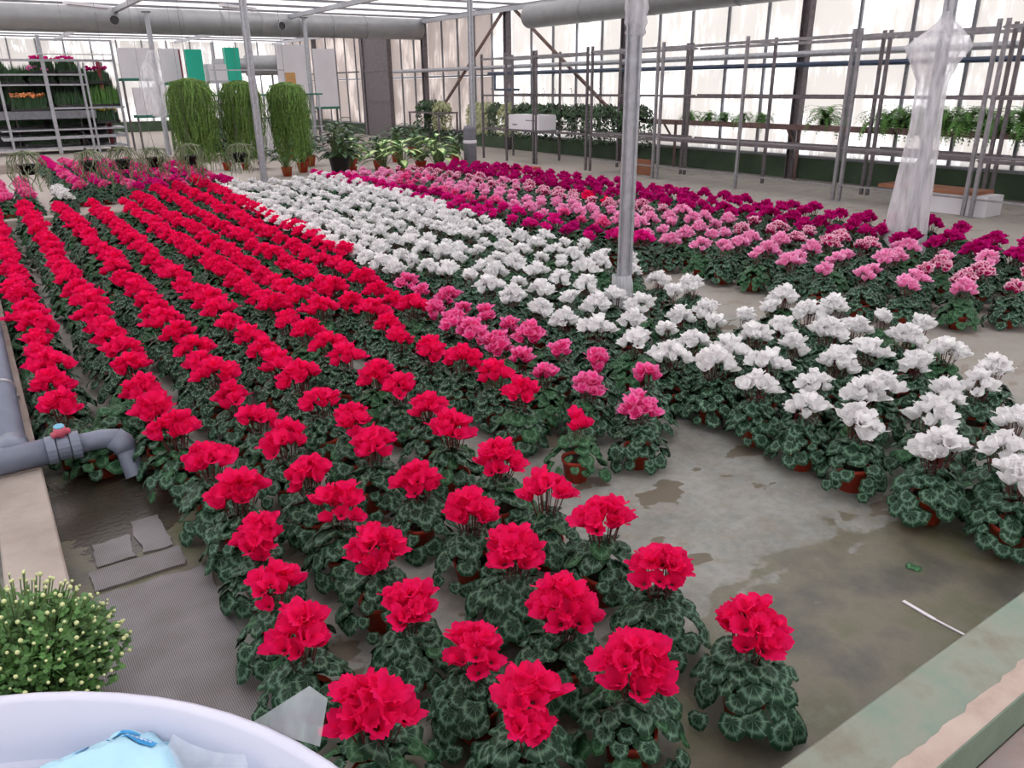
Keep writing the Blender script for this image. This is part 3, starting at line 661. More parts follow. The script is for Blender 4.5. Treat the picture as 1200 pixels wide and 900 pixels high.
# rose pink --------------------------------------------------------
PG = 'rose pink cyclamens between red and white'
column(2.15, [(2.20, 2.27), (2.2, 2.62), (2.12, 2.86), (2.13, 3.07), (2.15, 3.33), (2.15, 3.57), (2.16, 3.8), (2.21, 4.12)], 'mid', 'the left rose pink row', '', PG, smallp=.5)
column(2.43, [(2.46, 2.5), (2.42, 2.82), (2.41, 3.1), (2.37, 3.34), (2.43, 3.62), (2.39, 3.82), (2.41, 4.12), (2.46, 4.4), (2.41, 4.68), (2.45, 4.97)], 'mid', 'the right rose pink row', '', PG, smallp=.6)
# white -------------------------------------------------------------
WG = 'white cyclamens in rows across the middle'
column(2.8, [(2.83, 1.0), (2.80, 1.28), (2.79, 1.6), (2.78, 1.84), (2.81, 2.13), (2.84, 2.42), (2.78, 2.66), (2.78, 2.93), (2.75, 3.22)]+seq(3.55, 11.6), 'white', 'the white row beside the bare floor', '', WG, .01, .12)
column(3.08, [(3.0, 1.14), (3.07, 1.46), (3.12, 1.8), (3.06, 2.02), (3.06, 2.28), (3.07, 2.52), (3.06, 2.77), (3.09, 3.0)]+seq(3.3, 11.8), 'white', 'the second white row', '', WG, .01, .25)
column(3.36, [(3.36, 1.26), (3.36, 1.55), (3.33, 1.83), (3.34, 2.08), (3.4, 2.38), (3.4, 2.64), (3.36, 2.89), (3.38, 3.18)]+seq(3.48, 11.9), 'white', 'the third white row', '', WG, .01, .3)
column(3.68, [(3.64, 1.55), (3.72, 1.89), (3.68, 2.14), (3.75, 2.43), (3.69, 2.68), (3.67, 2.93), (3.62, 3.2), (3.67, 3.53)]+seq(4.45, 12.0), 'white', 'the fourth white row', '', WG, .01, .3)
column(3.98, [(3.96, 1.63), (4.01, 1.9), (4.03, 2.14), (4.02, 2.43), (3.97, 2.7), (4.0, 3.0), (3.94, 3.63), (3.95, 3.95), (4.0, 4.3)]+seq(4.65, 12.1), 'white', 'the fifth white row', '', WG, .012, .3)
column(4.25, [(4.28, 2.18), (4.31, 2.44), (4.2, 2.70), (4.15, 3.03)]+seq(4.6, 6.0)+seq(6.6, 12.1), 'white', 'the sixth white row', '', WG, .015, .4)
column(4.45, seq(8.2, 12.3), 'white', 'the seventh white row', '', WG, .02)
column(2.5, seq(5.3, 9.6, .28), 'white', 'the short white row touching the red bed', '', WG, .03)
# pinks -------------------------------------------------------------
KG = 'pink and magenta cyclamens right of the white ones'
def ck(x, y):
    n = noise.noise(Vector((x*1.1, y*.8, 5)))
    if x < 4.98: return 'hot' if n > -.25 else 'dark'
    if x < 5.85: return 'pale' if n > -.2 or y < 4 else 'mid'
    if x < 6.55: return 'bi' if n > -.25 else 'pale'
    return 'dark' if n > -.42 or x > 6.9 else 'hot'
def cfn(x, y):
    if x > 5.6 and y < 3.1 and x < 6.3: return 'bi'
    if 6.1 < x < 6.5 and 7.2 < y < 7.9: return 'red'
    return ck(x, y)
rows = [(4.52, 5.45, 'nearest the white bed'), (4.82, 5.1, 'second from the white bed'), (5.12, 2.75, 'third from the white bed'), (5.42, 2.55, 'fourth from the white bed'), (5.72, 2.36, 'fifth from the white bed'),
        (6.02, 2.4, 'sixth from the white bed'), (6.32, 2.5, 'seventh from the white bed'), (6.66, 2.45, 'fourth from the rack'), (6.96, 2.5, 'third from the rack'), (7.26, 2.6, 'second from the rack'), (7.56, 2.7, 'nearest the rack')]
for X, y0, ph in rows:
    ysq = [y for y in seq(y0, 12.6, .32) if not (abs(X-7.26) < .1 and abs(y-3.98) < .2)]
    column(X, ysq, cfn, 'the %s pink-bed row from left' % ORD[rows.index((X, y0, ph))], '', KG, .012 if X < 5 else 0.0, .45 if X < 6.5 else 0.0)
# far bed left of the concourse
FG = 'pink cyclamens in the far left bed'
for j, X in enumerate((1.3, 1.62, 1.94, 2.26, 2.58, 2.9, 3.2)):
    column(X, seq(12.4 if j > 1 else 13.2, 19.2-.5*j, .31), (lambda x, y: 'hot' if noise.noise(Vector((x*2, y*2, 1))) > -.1 else 'mid'), 'row %s of the far bed' % 'one two three four five six seven'.split()[j], '', FG)
column(.3, seq(12.1, 14.6, .3), 'mid', 'the far leftmost bed', '', FG); column(.6, seq(12.4, 14.6, .3), 'mid', 'the far left second row', '', FG)
column(.98, seq(12.0, 13.2, .3), 'white', 'the small white group in the far left bed', '', FG)
# ---------------- chrysanthemum ----------------
t = thing('chrysanthemum', 'round bushy chrysanthemum with tiny cream buds in the lower left corner', 'potted flower', (-.15, 1.98, .0), sc=1.12)
inst('pot', pot_mesh(.09, .12, .17, 'black'), t)
r = random.Random(5); lf = MB(); st = MB()
bd = MB(); bd.lathe([(0, -.006), (.005, -.003), (.0065, .002), (.004, .006), (0, .0075)], 7); bme = bd.mesh('bud', M['budw'])
tips = []
for i in range(290):
    q = (i+.5)/290; a = i*2.39996; ph = math.acos(1-q*.93); Rr = .215*r.uniform(.9, 1.04)
    p = Vector((Rr*math.sin(ph)*math.cos(a), Rr*math.sin(ph)*math.sin(a), .2+.22*math.cos(ph)*r.uniform(.93, 1.08)))
    tips.append(p); st.tube([(p.x*.3, p.y*.3, .16), (p.x*.75, p.y*.75, .13+.62*(p.z-.13)+.03), p], .0016, 3, False)
    inst('bud', bme, t, Matrix.Translation(p) @ Matrix.Scale(r.uniform(.4, .85), 4))
st.build('stems', M['gstem'], t, kind='stuff')
for i in range(2600):
    q = r.random(); a = r.uniform(0, 6.283); ph = math.acos(1-q*.98); Rr = r.uniform(.6, .97)
    p = Vector((.21*Rr*math.sin(ph)*math.cos(a), .21*Rr*math.sin(ph)*math.sin(a), .19+.19*Rr*math.cos(ph)))
    d = Vector((p.x, p.y, (p.z-.15))).normalized(); side = Vector((r.uniform(-1, 1), r.uniform(-1, 1), r.uniform(-.6, .6)))
    M4 = frame(p, d*.6+side, Vector((0, 0, 1))+d*.6, r.uniform(.018, .032))
    vs = [(0, 0, 0), (-.28, .25, .03), (-.16, .45, 0), (-.3, .7, .02), (0, 1, -.05), (.3, .7, .02), (.16, .45, 0), (.28, .25, .03)]
    lf.add(xf(vs, M4), [(0, 1, 2, 6, 7), (2, 3, 4, 5, 6)])
lf.build('foliage', M['mum'], t, kind='stuff')
# ---------------- white tub with rubbish ----------------
BX, BY, BZ, BR = -.262, .325, 1.10, .427
t = thing('waste_tub', 'large round white plastic tub cropped at the lower left corner', 'tub', (BX, BY, 0))
m = MB(); m.lathe([(0, .01), (.31, .01), (.33, .03), (.405, BZ-.06), (BR-.004, BZ-.05), (BR, BZ-.002), (BR-.004, BZ), (BR-.012, BZ-.002), (BR-.018, BZ-.05), (.395, BZ-.10), (.322, .05), (0, .04)], 72)
m.build('tub_wall', M['binw'], t, smooth=True)
m = MB()
for k_ in range(7):
    a = math.radians(118+k_*9); c, s = math.cos(a), math.sin(a)
    m.bar((c*.398, s*.398, BZ-.055), (c*.335, s*.335, .4), .022, .018, (c, s, 0))
m.build('inner_rib', M['binw'], t)
# tear of liner film sticking up at the right rim
def sheet(name, lab, cat, pts, nx, ny, mat, amp, seed, th=.0):
    m = MB(); vs = []
    for j in range(ny+1):
        for i in range(nx+1):
            u, v = i/nx, j/ny
            p = (Vector(pts[0])*(1-u)+Vector(pts[1])*u)*(1-v)+(Vector(pts[3])*(1-u)+Vector(pts[2])*u)*v
            q = Vector((p.x*14+seed, p.y*14, p.z*14)); p = p+Vector((noise.noise(q), noise.noise(q+Vector((9, 0, 0))), noise.noise(q+Vector((0, 9, 0)))*1.6))*amp
            vs.append(p)
    m.add(vs, [(j*(nx+1)+i, j*(nx+1)+i+1, (j+1)*(nx+1)+i+1, (j+1)*(nx+1)+i) for j in range(ny) for i in range(nx)])
    return m
def blob_bag(name, lab, c, rx, ry, rz, seed, mat, rough=.16, pw=1.0):
    bm = bmesh.new(); bmesh.ops.create_icosphere(bm, subdivisions=5, radius=1)
    for v in bm.verts:
        n = v.co.copy(); q = n*2.2+Vector((seed, 0, 0))
        k_ = 1+rough*noise.noise(q)+rough*.9*abs(noise.noise(q*2.3))-rough*.5*abs(noise.noise(q*5))
        if pw != 1: n = Vector([math.copysign(abs(q_)**pw, q_) for q_ in n])
        v.co = Vector((n.x*rx*k_, n.y*ry*k_, n.z*rz*k_))
    me = D.meshes.new(name); bm.to_mesh(me); bm.free(); me.materials.append(M[mat])
    for p in me.polygons: p.use_smooth = True
    return inst(name, me, None, loc=c)
bb = thing('blue_plastic_bag', 'crumpled light blue plastic sack with blue print inside the white tub', 'bag', (-.025, .542, 1.0))
o = blob_bag('sack', '', (0, 0, 0), .075, .098, .105, 2, 'bluebag', .08, .72); o.parent = bb
def on_top(u, v):      # drop a point on the sack from above
    from mathutils.bvhtree import BVHTree
    global _bv
    if '_bv' not in globals():
        bm = bmesh.new(); bm.from_mesh(o.data); _bv = BVHTree.FromBMesh(bm); bm.free()
    h = _bv.ray_cast(Vector((u, v, 1)), Vector((0, 0, -1)))[0]
    return h if h else Vector((u, v, 0))
def decal(quads, name, mat, lift=.0015):
    m = MB()
    for (u0, v0, u1, v1, w) in quads:
        u0 -= .004; u1 -= .004; v0 = v0*.75-.02; v1 = v1*.75-.02
        n = 8; d = Vector((u1-u0, v1-v0)); L = Vector((-d.y, d.x)).normalized()*w/2; vs = []
        for i in range(n+1):
            for sgn in (-1, 1):
                q = on_top(u0+d.x*i/n+L.x*sgn, v0+d.y*i/n+L.y*sgn); vs.append((q.x, q.y, q.z+lift))
        m.add(vs, [(2*i, 2*i+2, 2*i+3, 2*i+1) for i in range(n)])
    return m.build(name, M[mat], bb)
decal([(.036, .098, .056, .074, .008)], 'printed_band', 'print')
decal([(.0, .108, .014, .110, .003), (-.002, .102, .010, .104, .003), (.006, .100, .014, .109, .002), (.018, .110, .020, .102, .003), (.023, .110, .025, .102, .003), (.028, .110, .048, .102, .005), (.034, .113, .044, .098, .002)], 'printed_letters', 'print')
decal([(.0385+i*.0028, .0965-i*.0034, .0400+i*.0028, .0935-i*.0034, .0011) for i in range(6)], 'band_digits', 'wbox', .003)
tag(sheet('clear_plastic_bag', '', '', [(.045, .585, 1.088), (.088, .525, 1.088), (.075, .44, 1.03), (.0, .50, 1.085)], 18, 18, 'clear', .009, 7).build('clear_plastic_bag', M['clear'], smooth=True), 'crumpled clear plastic bag in the right side of the white tub', 'bag')
tag(blob_bag('white_plastic_bag', '', (-.28, .3, .80), .26, .26, .14, 11, 'bluebag', .25), 'pale blue plastic sack deeper down in the white tub', 'bag')
tw = sheet('film_scrap', '', '', [(.098, .553, 1.095), (.138, .492, 1.095), (.151, .497, 1.135), (.142, .515, 1.14)], 10, 8, 'clear', .003, 4)
tag(tw.build('film_scrap', M['clear'], smooth=True), 'torn clear plastic flap sticking up from the tub rim', 'plastic sheet')
# ---------------- right racks ----------------
RK = 'tubular plant racks along the daylight wall'
fy = [3.05, 4.87, 4.97, 6.72, 6.82, 8.61, 10.4, 10.52, 12.28, 12.42, 14.1, 14.2, 15.24, 16.23]
t = thing('plant_rack', 'long steel tube plant rack standing in front of the daylight wall', 'rack', (0, 0, 0))
um = MB(); um.bar((0, 0, 0), (0, 0, 2.26), .042); um.box(-.05, -.05, 0, .05, .05, .008); ume = um.mesh('upright', M['rackst'], False)
um = MB(); um.bar((0, 0, 0), (0, 0, 2.27), .042); umd = um.mesh('upright', M['steeld'], False)
for y in fy: inst('upright', ume if y < 11 else umd, t, loc=(10.2, y, 0))  # darker steel on the far uprights paints in their backlit look
for y in [3.3, 5.1, 5.2, 6.85, 6.95, 8.8, 10.6, 10.7, 12.5, 14.46, 16.3]: inst('upright', umd, t, loc=(11.1, y, 0))
for X in (10.2, 11.1):
    segs = [(-1, 4.9), (4.95, 6.75), (6.8, 10.4), (10.5, 12.3), (12.4, 16.25)]
    for z, w in ((2.17, .035), (1.40, .03), (.68, .035), (.22, .02)):
        if z == .22 and X == 11.1: continue
        for (a, c) in segs:
            if c > 12.5 and z == .22: continue
            k = MB(); k.bar((X, a, z+R_.uniform(-.012, .012)), (X, c, z+R_.uniform(-.012, .012)), w, w*1.2); k.build('rail', M['steeld'] if z in (.68, 1.4) else M['rackst'], t)
sl = MB(); sl.bar((10.2, 0, 0), (11.1, 0, 0), .02); sme2 = sl.mesh('cross_rail', M['rackst'], False)
for y in (4.92, 6.77, 8.61, 10.46, 12.35, 14.15, 16.2):
    for z in (2.17, 1.4, .68): inst('cross_rail', sme2, t, loc=(0, y, z))
k = MB(); k.box(10.22, -1, .70, 10.5, 12.3, .715); k.build('shelf', M['steeld'], t)
k = MB(); k.box(11.45, -1, .86, 11.85, 12.2, .92); k.box(11.45, -1, .92, 11.47, 12.2, .95)
for y in (1, 3.5, 6.4, 8.7, 11.6): k.bar((11.82, y, 0), (11.82, y, .86), .04); k.bar((11.5, y, .86), (11.82, y, .5), .03)
tag(k.build('wall_shelf', M['rust']), 'narrow brown wall shelf carrying the ferns', 'shelf')
# hooks on the far racks
for i, y in enumerate((15.8, 14.75, 13.8, 13.45, 12.9, 12.0)):
    k = MB(); k.tube([(0, 0, 0), (0, 0, .06), (0, .02, .10), (0, .05, .11), (0, .07, .09)], .006, 5)
    tag(k.build('wire_hook', M['steeld'], loc=(10.2, y, 1.43)), 'small wire hook on the rack rail, %s from far end' % ORD[i], 'hook', 'wire hooks on rack rail')
t = thing('plant_stand', 'small stand carrying the trailing plants right of the grey door', 'stand', (11.1, 20.0, 0))
k = MB(); k.box(0, 0, .88, .65, 1.8, .92); k.build('top', M['steeld'], t)
for x_, y_ in ((.03, .03), (.62, .03), (.03, 1.77), (.62, 1.77)):
    k = MB(); k.bar((x_, y_, 0), (x_, y_, .88), .04); k.build('leg', M['steeld'], t)
# crates, boards under racks
t = thing('white_carton', 'white cardboard carton on the rack shelf in front of trailing plants', 'box', (10.2, 14.0, .70))
k = MB(); k.box(0, 0, 0, .45, 1.15, .3); k.build('carton_body', M['wbox'], t)
k = MB(); k.box(-.004, .02, .298, .454, .55, .304); k.build('flap', M['wbox'], t)
k = MB(); k.box(-.003, .82, .08, 0, 1.0, .11); k.box(-.003, .12, .18, 0, .5, .2); k.build('print', M['mull'], t)
k = MB(); k.box(10.3, 4.75, .0, 10.7, 5.75, .25)
tag(k.build('white_trough', M['wbox']), 'white trough on the ground under the rack right of the plastic-wrapped post', 'trough')
k = MB(); k.box(10.28, 4.9, .25, 10.75, 6.2, .29); tag(k.build('brown_plank', M['brown']), 'flat brown plank lying on the white trough', 'plank')
k = MB(); k.box(10.5, 10.9, 0, 10.54, 11.6, .28); tag(k.build('brown_board', M['brown']), 'brown board leaning under the rack behind the central post', 'board')
k = MB(); k.box(8.4, 13.1, 0, 9.6, 13.4, .05); tag(k.build('red_tray', M['redt']), 'low red tray on the ground behind the magenta cyclamens', 'tray')
# grey roll
t = thing('fabric_roll', 'upright grey fabric roll with white band beside the far post', 'roll', (7.86, 12.98, 0))
k = MB(); k.lathe([(0, 0), (.12, 0), (.12, .85), (.1, .9), (.04, .92), (0, .91)], 20); k.build('roll_body', M['rolld'], t, smooth=True)
k = MB(); k.lathe([(.123, .6), (.127, .605), (.127, .655), (.123, .66)], 20); k.build('white_band', M['wbox'], t, smooth=True)
# ---------------- ferns and trailing plants ----------------
def fern_geo(seed, n=70, L=.54, droop=1.0):
    r = random.Random(seed); m = MB()
    for i in range(n):
        a = r.uniform(0, 6.283); l = L*r.uniform(.55, 1.1); el = r.uniform(.35, 1.45); ca, sa = math.cos(a), math.sin(a)
        p = Vector((0, 0, .1)); K = 13; sd = Vector((-sa, ca, 0))
        for k_ in range(K):
            d = Vector((ca*math.cos(el), sa*math.cos(el), math.sin(el))); q = p+d*(l/K)
            w = .06*math.sin(PI*(k_+1.2)/(K+1.2))*l/.42
            for s_ in (-1, 1): m.add([p, p+d*(l/K*.55), p+d*(l/K*.9)+sd*s_*w+Vector((0, 0, r.uniform(-.01, .006)))], [(0, 1, 2)])
            m.add([p-sd*.0025, p+sd*.0025, q+sd*.0025, q-sd*.0025], [(0, 1, 2, 3)])
            p = q; el -= droop*r.uniform(.12, .24)
    return m
FERN = [fern_geo(s).mesh('fronds', M['fern']) for s in range(3)]
def black_pot(t, s=1.0, nm='pot'): inst(nm, BPOT, t)
BPOT = pot_mesh(.07, .10, .13, 'black')
ferns = [(11.65, 11.05), (11.65, 10.6), (11.65, 10.2), (11.65, 9.8), (11.65, 9.35), (11.65, 8.1), (11.65, 7.05), (11.65, 6.75), (11.65, 6.45), (11.65, 6.15), (11.65, 5.85), (11.65, 5.6), (11.65, 5.35), (11.65, 5.1), (11.65, 4.8)]
for i, (x, y) in enumerate(ferns):
    small = y > 9
    t = thing('potted_fern', ('bushy green fern on the wall shelf, %s from the far end' % ORD[i]) if not y == 8.1 else 'lone tall fern on the wall shelf with bare shelf either side', 'fern', (x, y, .92), 'ferns on the wall shelf', R_.uniform(0, 6), .62 if small else (1.05 if y < 7.6 else 1.0))
    black_pot(t); inst('fronds', FERN[i % 3], t, kind='stuff')
def bush_geo(seed, n, rx, rz, z0, size, drape=0, shape=None):
    r = random.Random(seed); m = MB()
    lv = shape or [(0, 0, 0), (-.3, .4, .06), (0, 1, -.1), (.3, .4, .06)]
    for i in range(n):
        a = r.uniform(0, 6.283); q = r.random()**.5; ph = math.acos(r.uniform(-.2, 1))
        p = Vector((rx*q*math.sin(ph)*math.cos(a), rx*q*math.sin(ph)*math.sin(a), z0+rz*math.cos(ph)*q))
        if drape and r.random() < .6:
            p = Vector((rx*r.uniform(.7, 1.05)*math.cos(a), rx*r.uniform(.7, 1.05)*math.sin(a), z0-drape*r.random()**1.3))
        d = Vector((p.x+r.uniform(-.1, .1), p.y+r.uniform(-.1, .1), r.uniform(-.1, .1)-(.2 if drape else -.02))).normalized()
        m.add(xf(lv, frame(p, d, Vector((r.uniform(-.6, .6), r.uniform(-.6, .6), 1)), size*r.uniform(.7, 1.3))), [tuple(range(len(lv)))])
    return m
TR = [bush_geo(s, 950, .27, .2, .12, .07, .62 if s < 3 else .4).mesh('foliage', [M['gleaf2'], M['gleaf'], M['cream'], M['gleaf2']][s]) for s in range(4)]
tx = [(11.5, 21.4, 1, 1.1), (11.5, 20.9, 0, 1.1), (11.4, 20.3, 2, 1), (11.2, 18.1, 2, 1), (11.2, 17.6, 2, 1), (11.2, 17.1, 0, 1), (11.2, 16.6, 2, 1), (11.2, 16.0, 0, 1), (11.2, 15.5, 1, 1), (11.2, 15.0, 0, 1), (11.2, 14.5, 3, 1), (11.3, 14.0, 0, 1), (11.3, 13.5, 1, 1), (11.3, 13.0, 0, 1), (11.3, 12.5, 3, 1), (11.3, 12.1, 0, 1)]
for i, (x, y, v, s) in enumerate(tx):
    col = ['dark green', 'green', 'cream and green', 'dark green'][v]
    t = thing('trailing_plant', '%s trailing plant hanging by the wall, %s from the far end' % (col, ORD[i]), 'hanging plant', (x, y, .93), 'trailing plants along the wall', R_.uniform(0, 6), s*.98)
    black_pot(t); inst('foliage', TR[v], t, kind='stuff')
    k = MB()
    for a in (0, 2.1, 4.2): k.tube([(.09*math.cos(a), .09*math.sin(a), .12), (0, 0, .46)], .003, 3, False)
    k.build('hanger_wire', M['steeld'], t)
# ---------------- hanging rhipsalis ----------------
def strands(seed, n, R, H, mat, nm='strands', w=.006, dome=.1, wav=.025):
    r = random.Random(seed); m = MB()
    for i in range(n):
        a = r.uniform(0, 6.283); q = r.uniform(.15, 1)**.6; ca, sa = math.cos(a), math.sin(a)
        rr = R*q; l = H*r.uniform(.45, 1.0)*(1.02-.12*q); pts = []
        for k_ in range(8):
            t = k_/7
            if t < .3: s = t/.3; x = rr*math.sin(s*PI/2); z = dome*(1-s*s*(.6+.4*q))
            else: s = (t-.3)/.7; x = rr*(1+.05*s-.12*s*s); z = dome*(.4-.4*q)-l*s*(1.0 if i % 9 else 1.25)
            jx = wav*noise.noise(Vector((i*1.3, t*4, 0))); jy = wav*noise.noise(Vector((i*1.3, t*4, 7)))
            pts.append((x*ca+jx, x*sa+jy, z))
        m.tube(pts, w*r.uniform(.6, 1.1)*.6, 3, False)
    return m.mesh(nm, M[mat])
RH = [strands(s, 560, .36, 1.15, 'rhip', w=.0075, dome=.26, wav=.12) for s in range(2)]
for i, (x, z, lab, s, k_) in enumerate(((3.16, 1.50, 'left hanging mass of thin green strands beyond the beds', 1.02, 0), (3.93, 1.47, 'middle hanging mass of thin green strands, beside the slender post', .98, 1), (4.72, 1.44, 'right hanging mass of thin green strands near the pot plants', .98, 0))):
    t = thing('hanging_rhipsalis', lab, 'hanging plant', (x, 13.75, z), 'hanging green strand plants', i*2.1, s)
    m = MB(); m.lathe([(0, -.16), (.1, -.16), (.15, .0), (.14, .0), (0, -.02)], 16); m.build('pot', M['black'], t, smooth=True)
    inst('strands', RH[k_], t, kind='stuff')
    k = MB(); k.tube([(0, 0, .05), (0, 0, (ZC-.06-z)/s)], .003, 4, False); k.build('hanger_wire', M['steeld'], t)
# small hanging spider plants over the far bed
SPD = strands(31, 40, .2, .34, 'rhip2', w=.010, dome=.14, wav=.08); SPD2 = strands(32, 38, .22, .38, 'rhip2', w=.010, dome=.17, wav=.09)
for i, (x, lab) in enumerate(((.62, 'leftmost'), (1.34, 'second'), (1.74, 'third'), (2.14, 'fourth'), (2.62, 'fifth'), (3.3, 'rightmost'))):
    t = thing('hanging_strap_plant', 'grey green grassy plant in black hanging pot above far bed, %s' % (lab if i in (0, 5) else lab+' from left'), 'hanging plant', (x, 11.95, .6), 'grassy plants in small hanging pots', i*1.7)
    black_pot(t); inst('strands', SPD if i % 2 else SPD2, t, kind='stuff', loc=(0, 0, .12))
    k = MB()
    for a in (0, 2.1, 4.2): k.tube([(.09*math.cos(a), .09*math.sin(a), .12), (0, 0, .5)], .002, 3, False)
    k.tube([(0, 0, .5), (0, 0, 2.86)], .002, 3, False); k.build('hanger_wire', M['steeld'], t)
# ---------------- potted foliage plants on the concourse ----------------
def big_leaf_plant(seed, n, L, mat, spread=.35, h=.5):
    r = random.Random(seed); m = MB(); st_ = MB()
    for i in range(n):
        a = i*2.39996+r.uniform(-.3, .3); e = r.uniform(.35, 1.35); ca, sa = math.cos(a), math.sin(a); hh = h*r.uniform(.45, 1)
        base = Vector((ca*spread*.45*math.cos(e), sa*spread*.45*math.cos(e), .2+hh*math.sin(e)))
        l = L*r.uniform(.75, 1.15); d = Vector((ca*math.cos(e*.6), sa*math.cos(e*.6), math.sin(e)*.55)).normalized()
        K = 5; p = base.copy(); vs = []; uv = []
        sd = Vector((-sa, ca, 0))
        for k_ in range(K+1):
            t = k_/K; w = l*.21*math.sin(PI*(t*.9+.07))**.8
            for s_ in (-1, 0, 1): vs.append(p+sd*s_*w+Vector((0, 0, .25*w*abs(s_)))); uv.append((.5+.5*s_, .5+(t-.5)*.95))
            d = (d+Vector((0, 0, -.20))).normalized(); p = p+d*(l/K)
        m.add(vs, [(k_*3+s_, k_*3+s_+1, k_*3+s_+4, k_*3+s_+3) for k_ in range(K) for s_ in (0, 1)], uv)
        st_.tube([(ca*.02, sa*.02, .16), base], .006, 4, False)
    return m.mesh('foliage', M[mat]), st_.mesh('stems', M['gstem'])
BL = {'v': [big_leaf_plant(s, 22, .34, 'yleaf') for s in range(2)], 'g': [big_leaf_plant(s+5, 46, .24, 'gleaf', .4, .5) for s in range(3)], 'w': [big_leaf_plant(19, 110, .22, 'gleaf2', .5, .85)]}
TP = pot_mesh(.085, .12, .2, 'terra'); BP2 = pot_mesh(.12, .19, .4, 'black')
cp = [('w', 5.63, 13.9, 1.05, 'tall dense green plant in a black pot behind the white cyclamens'),
      ('v', 6.43, 13.75, 1, 'cream variegated broad-leaved plant in terracotta pot, left of the pair'), ('v', 6.6, 13.35, 1.0, 'broad-leaved plant with pale centre in the foremost terracotta pot'),
      ('v', 7.3, 13.3, 1.1, 'large variegated plant in terracotta pot nearest the fabric roll'), ('v', 6.0, 14.3, 1, 'variegated plant in terracotta pot just right of the tall black pot'),
      ('g', 7.6, 14.5, 1, 'green leafy plant in terracotta pot behind the large variegated plant'), ('g', 7.0, 15.2, 1, 'green leafy plant in the middle of the concourse group'), ('g', 7.9, 14.2, .8, 'green leafy plant in terracotta pot left of the fabric roll'),
      ('g', 6.5, 15.5, 1, 'green leafy plant in terracotta pot behind the tall black pot'), ('g', 5.6, 15.8, 1, 'green leafy plant in terracotta pot left rear of the tall black pot'), ('g', 5.1, 15.3, .9, 'green leafy plant in terracotta pot right of the hanging strands'),
      ('g', 6.2, 17.0, 1.1, 'green leafy plant in second rank behind the tall black pot'), ('g', 7.2, 17.0, 1.1, 'green leafy plant in second rank behind the variegated plants'), ('g', 8.1, 16.6, 1.1, 'green leafy plant in second rank toward the wall'),
      ('g', 9.0, 17.5, 1.2, 'green leafy plant in third rank near the trailing plants'), ('g', 7.6, 18.6, 1.2, 'green leafy plant in third rank before the grey door'), ('g', 6.5, 19.0, 1.2, 'green leafy plant in third rank at the left'),
      ('g', 8.8, 15.2, 1.0, 'green leafy plant on the concourse behind the fabric roll'),
      ('g', 4.5, 17.3, .8, 'leafy plant in terracotta pot under the middle hanging strands'), ('g', 3.9, 17.6, .8, 'leafy plant in terracotta pot under the left hanging strands'), ('g', 5.15, 17.0, .8, 'leafy plant in terracotta pot left of slender post foot'), ('g', 4.85, 17.2, .7, 'leafy plant in terracotta pot between two hanging plants')]
for i, (kd, x, y, s, lab) in enumerate(cp):
    t = thing('potted_plant', lab, 'potted plant', (x, y, 0), 'foliage plants on the concourse', i*1.3, s)
    f, st_ = BL[kd][i % len(BL[kd])]
    inst('pot', BP2 if kd == 'w' else TP, t); inst('foliage', f, t, kind='stuff'); inst('stems', st_, t, kind='stuff')
for i, (x, y) in enumerate(((4.75, 21.2), (5.7, 21.3), (5.1, 20.3))):
    t = thing('potted_shrub', 'dark grey green shrub left of the hanging strands, %s' % ('nearest the far post', 'right one of the pair', 'front one')[i], 'potted plant', (x, y, 0), 'dark shrubs by the far post', i*1.3, 1.0)
    inst('pot', BP2, t); inst('foliage', BL['w'][0][0], t, kind='stuff')
# ---------------- far shelving with trays of flowers ----------------
t = thing('display_rack', 'tall steel display rack with plant shelves at far left', 'rack', (0, 0, 0))
YR = 25.0
for x, z1, w in ((1.1, 2.5, .06), (2.17, 2.95, .09), (3.88, 2.85, .06), (3.0, 2.35, .06), (3.12, 2.3, .05), (.7, 2.4, .06)):
    k = MB(); k.bar((x, YR, 0), (x, YR, z1), w); k.build('upright', M['steel'], t)
for x in (1.15, 2.9, 3.75):
    k = MB(); k.bar((x, YR+1.4, 0), (x, YR+1.4, 2.35), .06); k.build('upright', M['steeld'], t)
kk_ = MB(); kk_.box(.5, YR+1.45, .1, 3.6, YR+1.48, 2.1); kk_.build('dark_backdrop', M['black'], t)  # added black backdrop, keeps bright far panels from showing between shelves
for x0, x1, z, dz, dep in ((.7, 3.2, 1.0, .2, .7), (2.2, 3.95, 1.16, .05, 1.4), (-.8, 3.9, 2.35, .06, .06), (2.2, 3.9, 2.85, .05, .05), (.9, 3.9, .62, .04, 1.2), (.9, 3.9, .42, .08, 1.2), (.7, 3.9, .15, .05, 1.2), (.8, 3.1, 1.75, .04, 1.2), (1.1, 3.1, 2.0, .04, 1.2)):
    k = MB(); k.box(x0, YR-.02, z-dz/2, x1, YR+dep, z+dz/2); k.build('shelf', M['steel'] if dz < .1 else M['mull'], t)
for i in range(2):
    k = MB(); k.bar((2.05+i*.9, 24.96, 2.5), (2.9+i*.95, 24.96, 2.5), .25, .02); k.build('top_sheet', M['wbox'], t)
